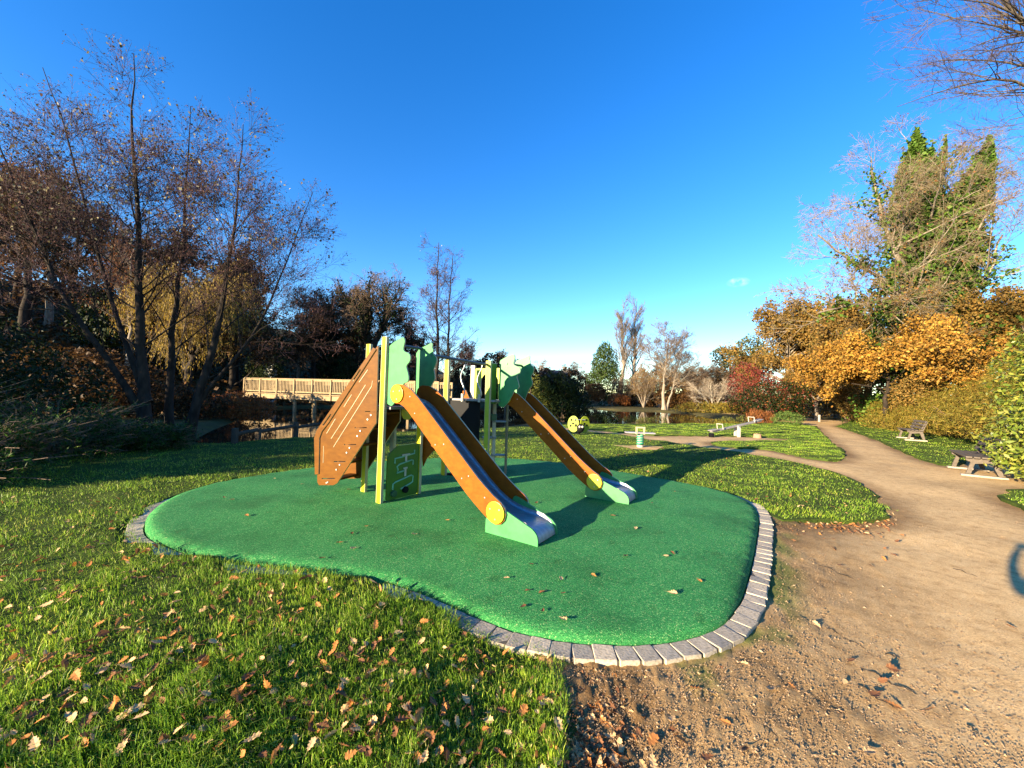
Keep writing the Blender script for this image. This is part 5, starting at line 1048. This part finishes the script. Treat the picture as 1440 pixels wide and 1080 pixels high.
def bench(loc, rz, label):
    root = empty('park_bench', loc, rz); tag(root, label, 'bench', 'benches along the path')
    for x in (-.72, .72):
        o = slab('side_frame', rounded([(-.30, .05), (-.22, .05), (-.16, .30), (.10, .34), (.20, .05), (.28, .05), (.20, .40), (.36, .86), (.30, .88), (.12, .43), (-.30, .43), (-.30, .37), (-.22, .34)], .02, 2), (x, 0, 0), (0, 1, 0), Zv, .06, [m_bench, m_bench], root)
        bm = bmesh.new(); box(bm, (x, -.02, .01), .15, .72, .06); bm_obj('concrete_foot', bm, m_conc, root, bevel=.01)
    for k in range(4):
        bm = bmesh.new(); box(bm, (0, -.27 + .125 * k, .455), 1.75, .10, .04); bm_obj('seat_plank', bm, m_bench, root, bevel=.008)
    for k in range(3):
        bm = bmesh.new(); box(bm, (0, .155 + .055 * k, .58 + .135 * k), 1.75, .035, .10, Matrix.Rotation(R(-20), 3, 'X')); bm_obj('back_plank', bm, m_bench, root, bevel=.008)
    return root
b_ = G(1362, 660, Z_DIRT); bench((b_[0] - .46, b_[1] - .55, Z_DIRT), R(-130), 'wooden bench on concrete feet half hidden by the laurel')
b_ = G(1282, 618, Z_LAWN); bench((b_[0] + .1, b_[1] + .1, Z_LAWN), R(-124), 'farther wooden bench set into the olive hedge')
# pale low post far along the path
for k, u in enumerate((1152, 1156)):
    q = P(u, 590, 33); bm = bmesh.new(); box(bm, (0, 0, .2), .12, .12, .75); o = bm_obj('marker_post', bm, m_white, bevel=.02); o.location = (q.x, 33 + k * .3, tz(q.x, 33)); tag(o, ['pale marker post at the far end of the path', 'second pale marker post beside the first at the path end'][k], 'post')

# ------------------------------------------------------------------ undergrowth on the wooded slope, far tree line
N = 42000
ux_, uy_ = rng.uniform(-75, -2, N), rng.uniform(18, 75, N); sw_ = sdf(ux_, uy_, POND); k = (sw_ > .4) & (ux_ < -np.interp(uy_, [18, 24, 36, 60], [17, 20, 9, 2]))
ux_, uy_ = ux_[k], uy_[k]; th_ = fbm(ux_ * .5, uy_ * .5, 3, 61)
c_ = np.stack([ux_, uy_, terrain_raw(ux_, uy_) + rng.random(len(ux_))**1.5 * (.3 + 3.2 * np.clip(th_ - .3, 0, 1))], 1)
V, F = leaf_quads(c_, .42, rng); tag(link('undergrowth', mesh_np('undergrowth', V, F, m_lf_brown)), 'dark brown undergrowth covering the slope under the wood', 'undergrowth', kind='stuff')
tl = [(700, 84, .80, brown), (722, 88, .78, brown), (742, 84, .66, brown), (760, 98, .80, bare), (800, 92, .74, brown), (812, 98, .8, bare), (822, 92, .62, brown), (840, 96, .8, bare), (905, 96, .8, bare), (928, 98, .85, brown), (948, 92, .8, bare), (968, 96, .75, brown), (990, 90, .7, bare), (1008, 94, .72, brown), (1024, 88, .66, bare), (1046, 92, .7, brown),
      (1125, 84, .62, ever), (1150, 78, .55, ever), (1172, 80, .62, brown), (1196, 70, .6, ever), (1218, 62, .6, brown), (1160, 62, .36, ever), (1180, 56, .34, ever), (1205, 48, .42, ever)]
for k, (u, D, s_, src) in enumerate(tl):
    q = P(u, 560, D); ss = (s_ * 1.25, s_ * 1.25, s_); z = tz(q.x, D) - .2
    lab = {id(brown): 'hazy brown leafed tree', id(bare): 'hazy bare tree', id(ever): 'dark evergreen'}[id(src)] + (' at the far end of the path' if u > 1100 else ' on the skyline between house and tower' if u < 745 else ' on the skyline right of the house' if u < 850 else ' behind the brown shrubs of the far shore')
    copy_tree(src, (q.x, D, z), k * 1.7, ss, lab)['group'] = 'far trees on the skyline'

# ------------------------------------------------------------------ soil crumbs, pebbles, leaves, twigs
def crumbs(name, p, size, mat, label, cat):
    N = len(p); o8 = np.array([(1, 0, 0), (0, 1, 0), (-1, 0, 0), (0, -1, 0), (0, 0, .7), (0, 0, -.7)], float)
    V = o8[None] * size[:, None, None] * rng.uniform(.55, 1.3, (N, 6, 1)); a = rng.uniform(0, 6.28, N); c0, s0 = np.cos(a)[:, None], np.sin(a)[:, None]
    x, y = V[..., 0] * 1.3, V[..., 1] * .8; V[..., 0], V[..., 1] = x * c0 - y * s0, x * s0 + y * c0
    V = (V + p[:, None]).reshape(-1, 3); f = np.array([(0, 1, 4), (1, 2, 4), (2, 3, 4), (3, 0, 4), (1, 0, 5), (2, 1, 5), (3, 2, 5), (0, 3, 5)])
    tag(link(name, mesh_np(name, V, (np.arange(N)[:, None, None] * 6 + f[None]).reshape(-1, 3), mat)), label, cat, kind='stuff')
def scatter(n, umin, umax, vmin, vmax, z):
    out = []
    for _ in range(n): out.append(G(random.uniform(umin, umax), random.uniform(vmin, vmax), z))
    return np.array(out)
def on_soil(p): 
    return (np.minimum.reduce([sdf(p[:, 0], p[:, 1], q) for q in LAWNS.values()]) > .0) & (sdf(p[:, 0], p[:, 1], PAD) > .2)
p = scatter(40000, 760, 1440, 690, 1085, Z_DIRT); p = p[on_soil(p)]
hm = np.clip(1 - sdf(p[:, 0], p[:, 1], PAD) / 1.7, 0, 1) + np.clip(1 - np.minimum.reduce([sdf(p[:, 0], p[:, 1], q) for q in LAWNS.values()]) / .6, 0, 1); p = p[rng.random(len(p)) < .18 + .82 * np.clip(hm, 0, 1)]
sz = rng.uniform(.0014, .0044, len(p)) * (1 + 1.2 * (rng.random(len(p)) > .95))
m_crumb = leafm('soil_crumb', [(.20, .125, .065), (.27, .17, .09), (.34, .225, .125), (.15, .09, .05), (.38, .27, .165)], 0, .95)
crumbs('gravel', np.column_stack([p, Z_DIRT + .004 + .028 * (1 - sstep(.2, .9, sdf(p[:, 0], p[:, 1], PAD)))]), sz, m_crumb, 'loose earth crumbs and small pebbles on the worn soil', 'gravel')

oakleaf = [(0, -.5), (.06, -.36), (.17, -.33), (.13, -.2), (.25, -.12), (.19, .02), (.30, .12), (.20, .22), (.22, .36), (.09, .40), (0, .5)]
def leaf_mesh(k, mat):
    rg = random.Random(k); V, F = [], []; cu, cv = rg.uniform(.2, .9), rg.uniform(-.3, .6); n = len(oakleaf)
    for sgn_ in (1, -1):
        for (x, y) in oakleaf: xx = x * (1 + rg.uniform(-.12, .12)); V.append((sgn_ * xx, y, cu * xx * xx * 1.6 + cv * y * y * .5 + rg.uniform(-.02, .03)))
    for (x, y) in oakleaf: V.append((0, y, cv * y * y * .5 - .01))
    for i_ in range(n - 1): F += [(i_, i_ + 1, 2 * n + i_ + 1, 2 * n + i_), (n + i_ + 1, n + i_, 2 * n + i_, 2 * n + i_ + 1)]
    b_ = len(V); V += [(-.012, -.5, 0), (.012, -.5, 0), (.02, -.78, .05), (0, -.78, .05)]; F.append((b_, b_ + 1, b_ + 2, b_ + 3))
    me = bpy.data.meshes.new('fallen_leaf'); me.from_pydata(V, [], F); me.materials.append(mat); return me
leaf_me = [[leaf_mesh(10 * c_ + k, m_lf_tan[c_]) for k in range(5)] for c_ in range(3)]
cname = ['pale tan', 'orange brown', 'dark brown']
last_leaf = {}
def near_last(kind, x, y):
    if kind in last_leaf and random.random() < .42: x, y = last_leaf[kind][0] + random.gauss(0, .11), last_leaf[kind][1] + random.gauss(0, .09)
    last_leaf[kind] = (x, y); return x, y
def leaf_spot(kind):
    while True:
        if kind == 'lawn':
            u, v = random.uniform(0, 810), random.uniform(752, 1085); x, y = near_last(kind, *G(u, v, -.02)); q = np.array([x]), np.array([y])
            if math.hypot(x, y) < 1.45: continue
            if sdf(*q, LAWN_NEAR)[0] < 0 and sdf(*q, PAD)[0] > .14: return x, y, float(lawn_z(*q)[0]) + random.uniform(.018, .05), .6
        elif kind == 'pad':
            u, v = random.uniform(215, 1060), random.uniform(660, 900); x, y = G(u, v, 0); q = np.array([x]), np.array([y])
            if sdf(*q, PAD)[0] < -.1: return x, y, float(pad_z(*q)[0]) + .016, .12
        else:
            u, v = (random.uniform(800, 1440), random.uniform(735, 1080)) if random.random() < .5 else ((random.uniform(1070, 1260), random.uniform(732, 800)) if random.random() < .5 else (random.uniform(795, 1010), random.uniform(930, 1080)))
            x, y = G(u, v, Z_DIRT); q = np.array([[x, y]])
            if on_soil(q)[0]: return x, y, Z_DIRT + .022, .3
wherel = {'lawn': ['in the grass beside the stone edge', 'in the open grass of the near lawn'], 'pad': ['lying on the green rubber surface', 'lying on the green rubber surface near its stone edge'], 'soil': ['on the bare soil near the stone edge', 'on the bare earth of the path']}
for kind, cnt, sz_ in (('lawn', 205, .060), ('pad', 42, .055), ('soil', 53, .062)):
    for _ in range(cnt):
        x, y, z, tilt = leaf_spot(kind); c_ = random.choices([0, 1, 2], [.30, .38, .32] if kind == 'lawn' else [.3, .3, .4])[0]
        o = link('fallen_leaf', random.choice(leaf_me[c_]), None, (x, y, z)); s_ = sz_ * random.uniform(.7, 1.4); o.scale = (s_, s_, s_)
        o.rotation_euler = (random.gauss(0, tilt), random.gauss(0, tilt), random.uniform(0, 6.28))
        dpad = float(sdf(np.array([x]), np.array([y]), PAD)[0]); w_ = wherel[kind][0 if (dpad < .9 if kind != 'pad' else dpad < -.5) else 1]
        tag(o, f'{cname[c_]} oak leaf {w_}', 'leaf', f'{cname[c_]} leaves {w_}')
# the many smaller leaves beyond those
V_, F_, o_ = [[], [], []], [[], [], []], [0, 0, 0]
def add_leaf(c_, x, y, z, s_, tilt):
    me = random.choice(leaf_me[c_]); co = np.array([v.co for v in me.vertices]); Rm = np.array(Matrix.Rotation(random.uniform(0, 6.28), 3, 'Z') @ Matrix.Rotation(random.gauss(0, tilt), 3, 'X') @ Matrix.Rotation(random.gauss(0, tilt), 3, 'Y'))
    V_[c_].append(co @ Rm.T * s_ + np.array([x, y, z])); F_[c_].append(np.array([p.vertices[:] for p in me.polygons]) + o_[c_]); o_[c_] += len(co)
for _ in range(1900):
    r_ = random.random()
    if r_ < .42: u, v, z0, tl_ = random.uniform(0, 800), random.uniform(700, 1085), None, .5
    elif r_ < .74: u, v, z0, tl_ = 790 + abs(random.gauss(0, 42)), random.uniform(930, 1085), Z_DIRT + .015, .4
    elif r_ < .88: u, v, z0, tl_ = random.uniform(1075, 1260), random.gauss(733, 7), Z_DIRT + .015, .4
    else: u, v, z0, tl_ = random.uniform(760, 1250), random.uniform(610, 728), None, .4
    x, y = G(u, v, -.04); q = np.array([x]), np.array([y])
    if sdf(*q, PAD)[0] < .12: continue
    if z0 is None:
        if min(sdf(*q, pl_)[0] for pl_ in LAWNS.values()) > 0: continue
        z0 = float(lawn_z(*q)[0]) + random.uniform(.015, .05)
    add_leaf(random.choices([0, 1, 2], [.3, .35, .35])[0], x, y, z0, random.uniform(.03, .065), tl_)
for c_ in range(3):
    tag(link('leaf_litter', mesh_np('leaf_litter', np.vstack(V_[c_]), np.vstack(F_[c_]), m_lf_tan[c_])), f'scattered small {cname[c_]} leaves over lawns and soil', 'leaf litter', kind='stuff')
tw = [(1205, 940, 1290, 978), (1195, 960, 1262, 1000), (1150, 795, 1200, 815), (1150, 880, 1215, 912), (1245, 920, 1265, 926), (1360, 1020, 1376, 1034), (1340, 800, 1375, 812), (1120, 850, 1160, 870), (930, 1000, 975, 1020), (1060, 1020, 1120, 1050)]
for k, (u, v, u2, v2) in enumerate(tw):
    a_, b_ = Vector((*G(u, v, Z_DIRT), 0)), Vector((*G(u2, v2, Z_DIRT), 0)); bm = bmesh.new(); d_ = b_ - a_; nn_ = Vector((-d_.y, d_.x, 0)) * .12
    tube_bm(bm, [Vector((0, 0, 0)), d_ * .3 + nn_ + Zv * .006, d_ * .6 - nn_ * .3, d_ * .8 + nn_ * .4 + Zv * .004, d_], [.0035, .003, .003, .0025, .0012], 5)
    o = bm_obj('fallen_twig', bm, m_bark_dark); o.location = (a_.x, a_.y, Z_DIRT + .004); tag(o, 'thin crooked dark twig lying on the bare earth', 'twig', 'twigs on the bare earth')

# ------------------------------------------------------------------ the person taking the picture, whose shadow falls on the path
def person():
    bx, by = .10, -.36; zg = Z_DIRT
    J = [((0, 0, 1.00), .15), ((0, 0, 1.18), .145), ((0, 0, 1.38), .165), ((0, .01, 1.50), .075), ((0, .04, 1.60), .07), ((0, .05, 1.68), .098), ((0, .04, 1.76), .085),
         ((-.20, 0, 1.44), .075), ((-.44, .06, 1.33), .06), ((-.24, .26, 1.44), .04), ((-.12, .33, 1.55), .035), ((.20, 0, 1.44), .075), ((.40, .06, 1.27), .055), ((.22, .26, 1.44), .04), ((.10, .33, 1.55), .035),
         ((-.10, 0, .92), .10), ((-.12, .02, .50), .07), ((-.13, -.02, .09), .05), ((-.14, .12, .04), .045), ((.10, 0, .92), .10), ((.12, .02, .50), .07), ((.13, -.02, .09), .05), ((.14, .12, .04), .045)]
    Ed = [(0, 1), (1, 2), (2, 3), (3, 4), (4, 5), (5, 6), (2, 7), (7, 8), (8, 9), (9, 10), (2, 11), (11, 12), (12, 13), (13, 14), (0, 15), (15, 16), (16, 17), (17, 18), (0, 19), (19, 20), (20, 21), (21, 22)]
    for hand, sx in ((10, 1), (14, -1)):                # fingers and thumb closing towards the phone
        h = Vector(J[hand][0])
        for f_ in range(4):
            k = len(J); J.append((tuple(h + Vector((sx * .035, .012, .045 - f_ * .022))), .010)); J.append((tuple(h + Vector((sx * .062, -.004 + .01, .045 - f_ * .022))), .008)); Ed += [(hand, k), (k, k + 1)]
        k = len(J); J.append((tuple(h + Vector((sx * .02, -.035, .02))), .011)); J.append((tuple(h + Vector((sx * .05, -.035, .03))), .009)); Ed += [(hand, k), (k, k + 1)]
    me = bpy.data.meshes.new('person'); me.from_pydata([j[0] for j in J], Ed, []); o = link('person', me, None, (bx, by, zg)); me.materials.append(paint('dark_coat', (.04, .045, .06), .8, .2))
    md = o.modifiers.new('skin', 'SKIN'); sk = me.skin_vertices[0].data
    for i_, j in enumerate(J): sk[i_].radius = (j[1], j[1])
    sk[0].use_root = True
    s2 = o.modifiers.new('smooth', 'SUBSURF'); s2.levels = 1; s2.render_levels = 2
    tag(o, 'person in dark coat holding up a phone at the path edge', 'person')
    bm = bmesh.new(); box(bm, (0, 0, 0), .15, .009, .075); ph = bm_obj('phone', bm, m_black, bevel=.004); ph.location = (.055, -.035, 1.535); tag(ph, 'black phone held up by the person', 'phone')
person()
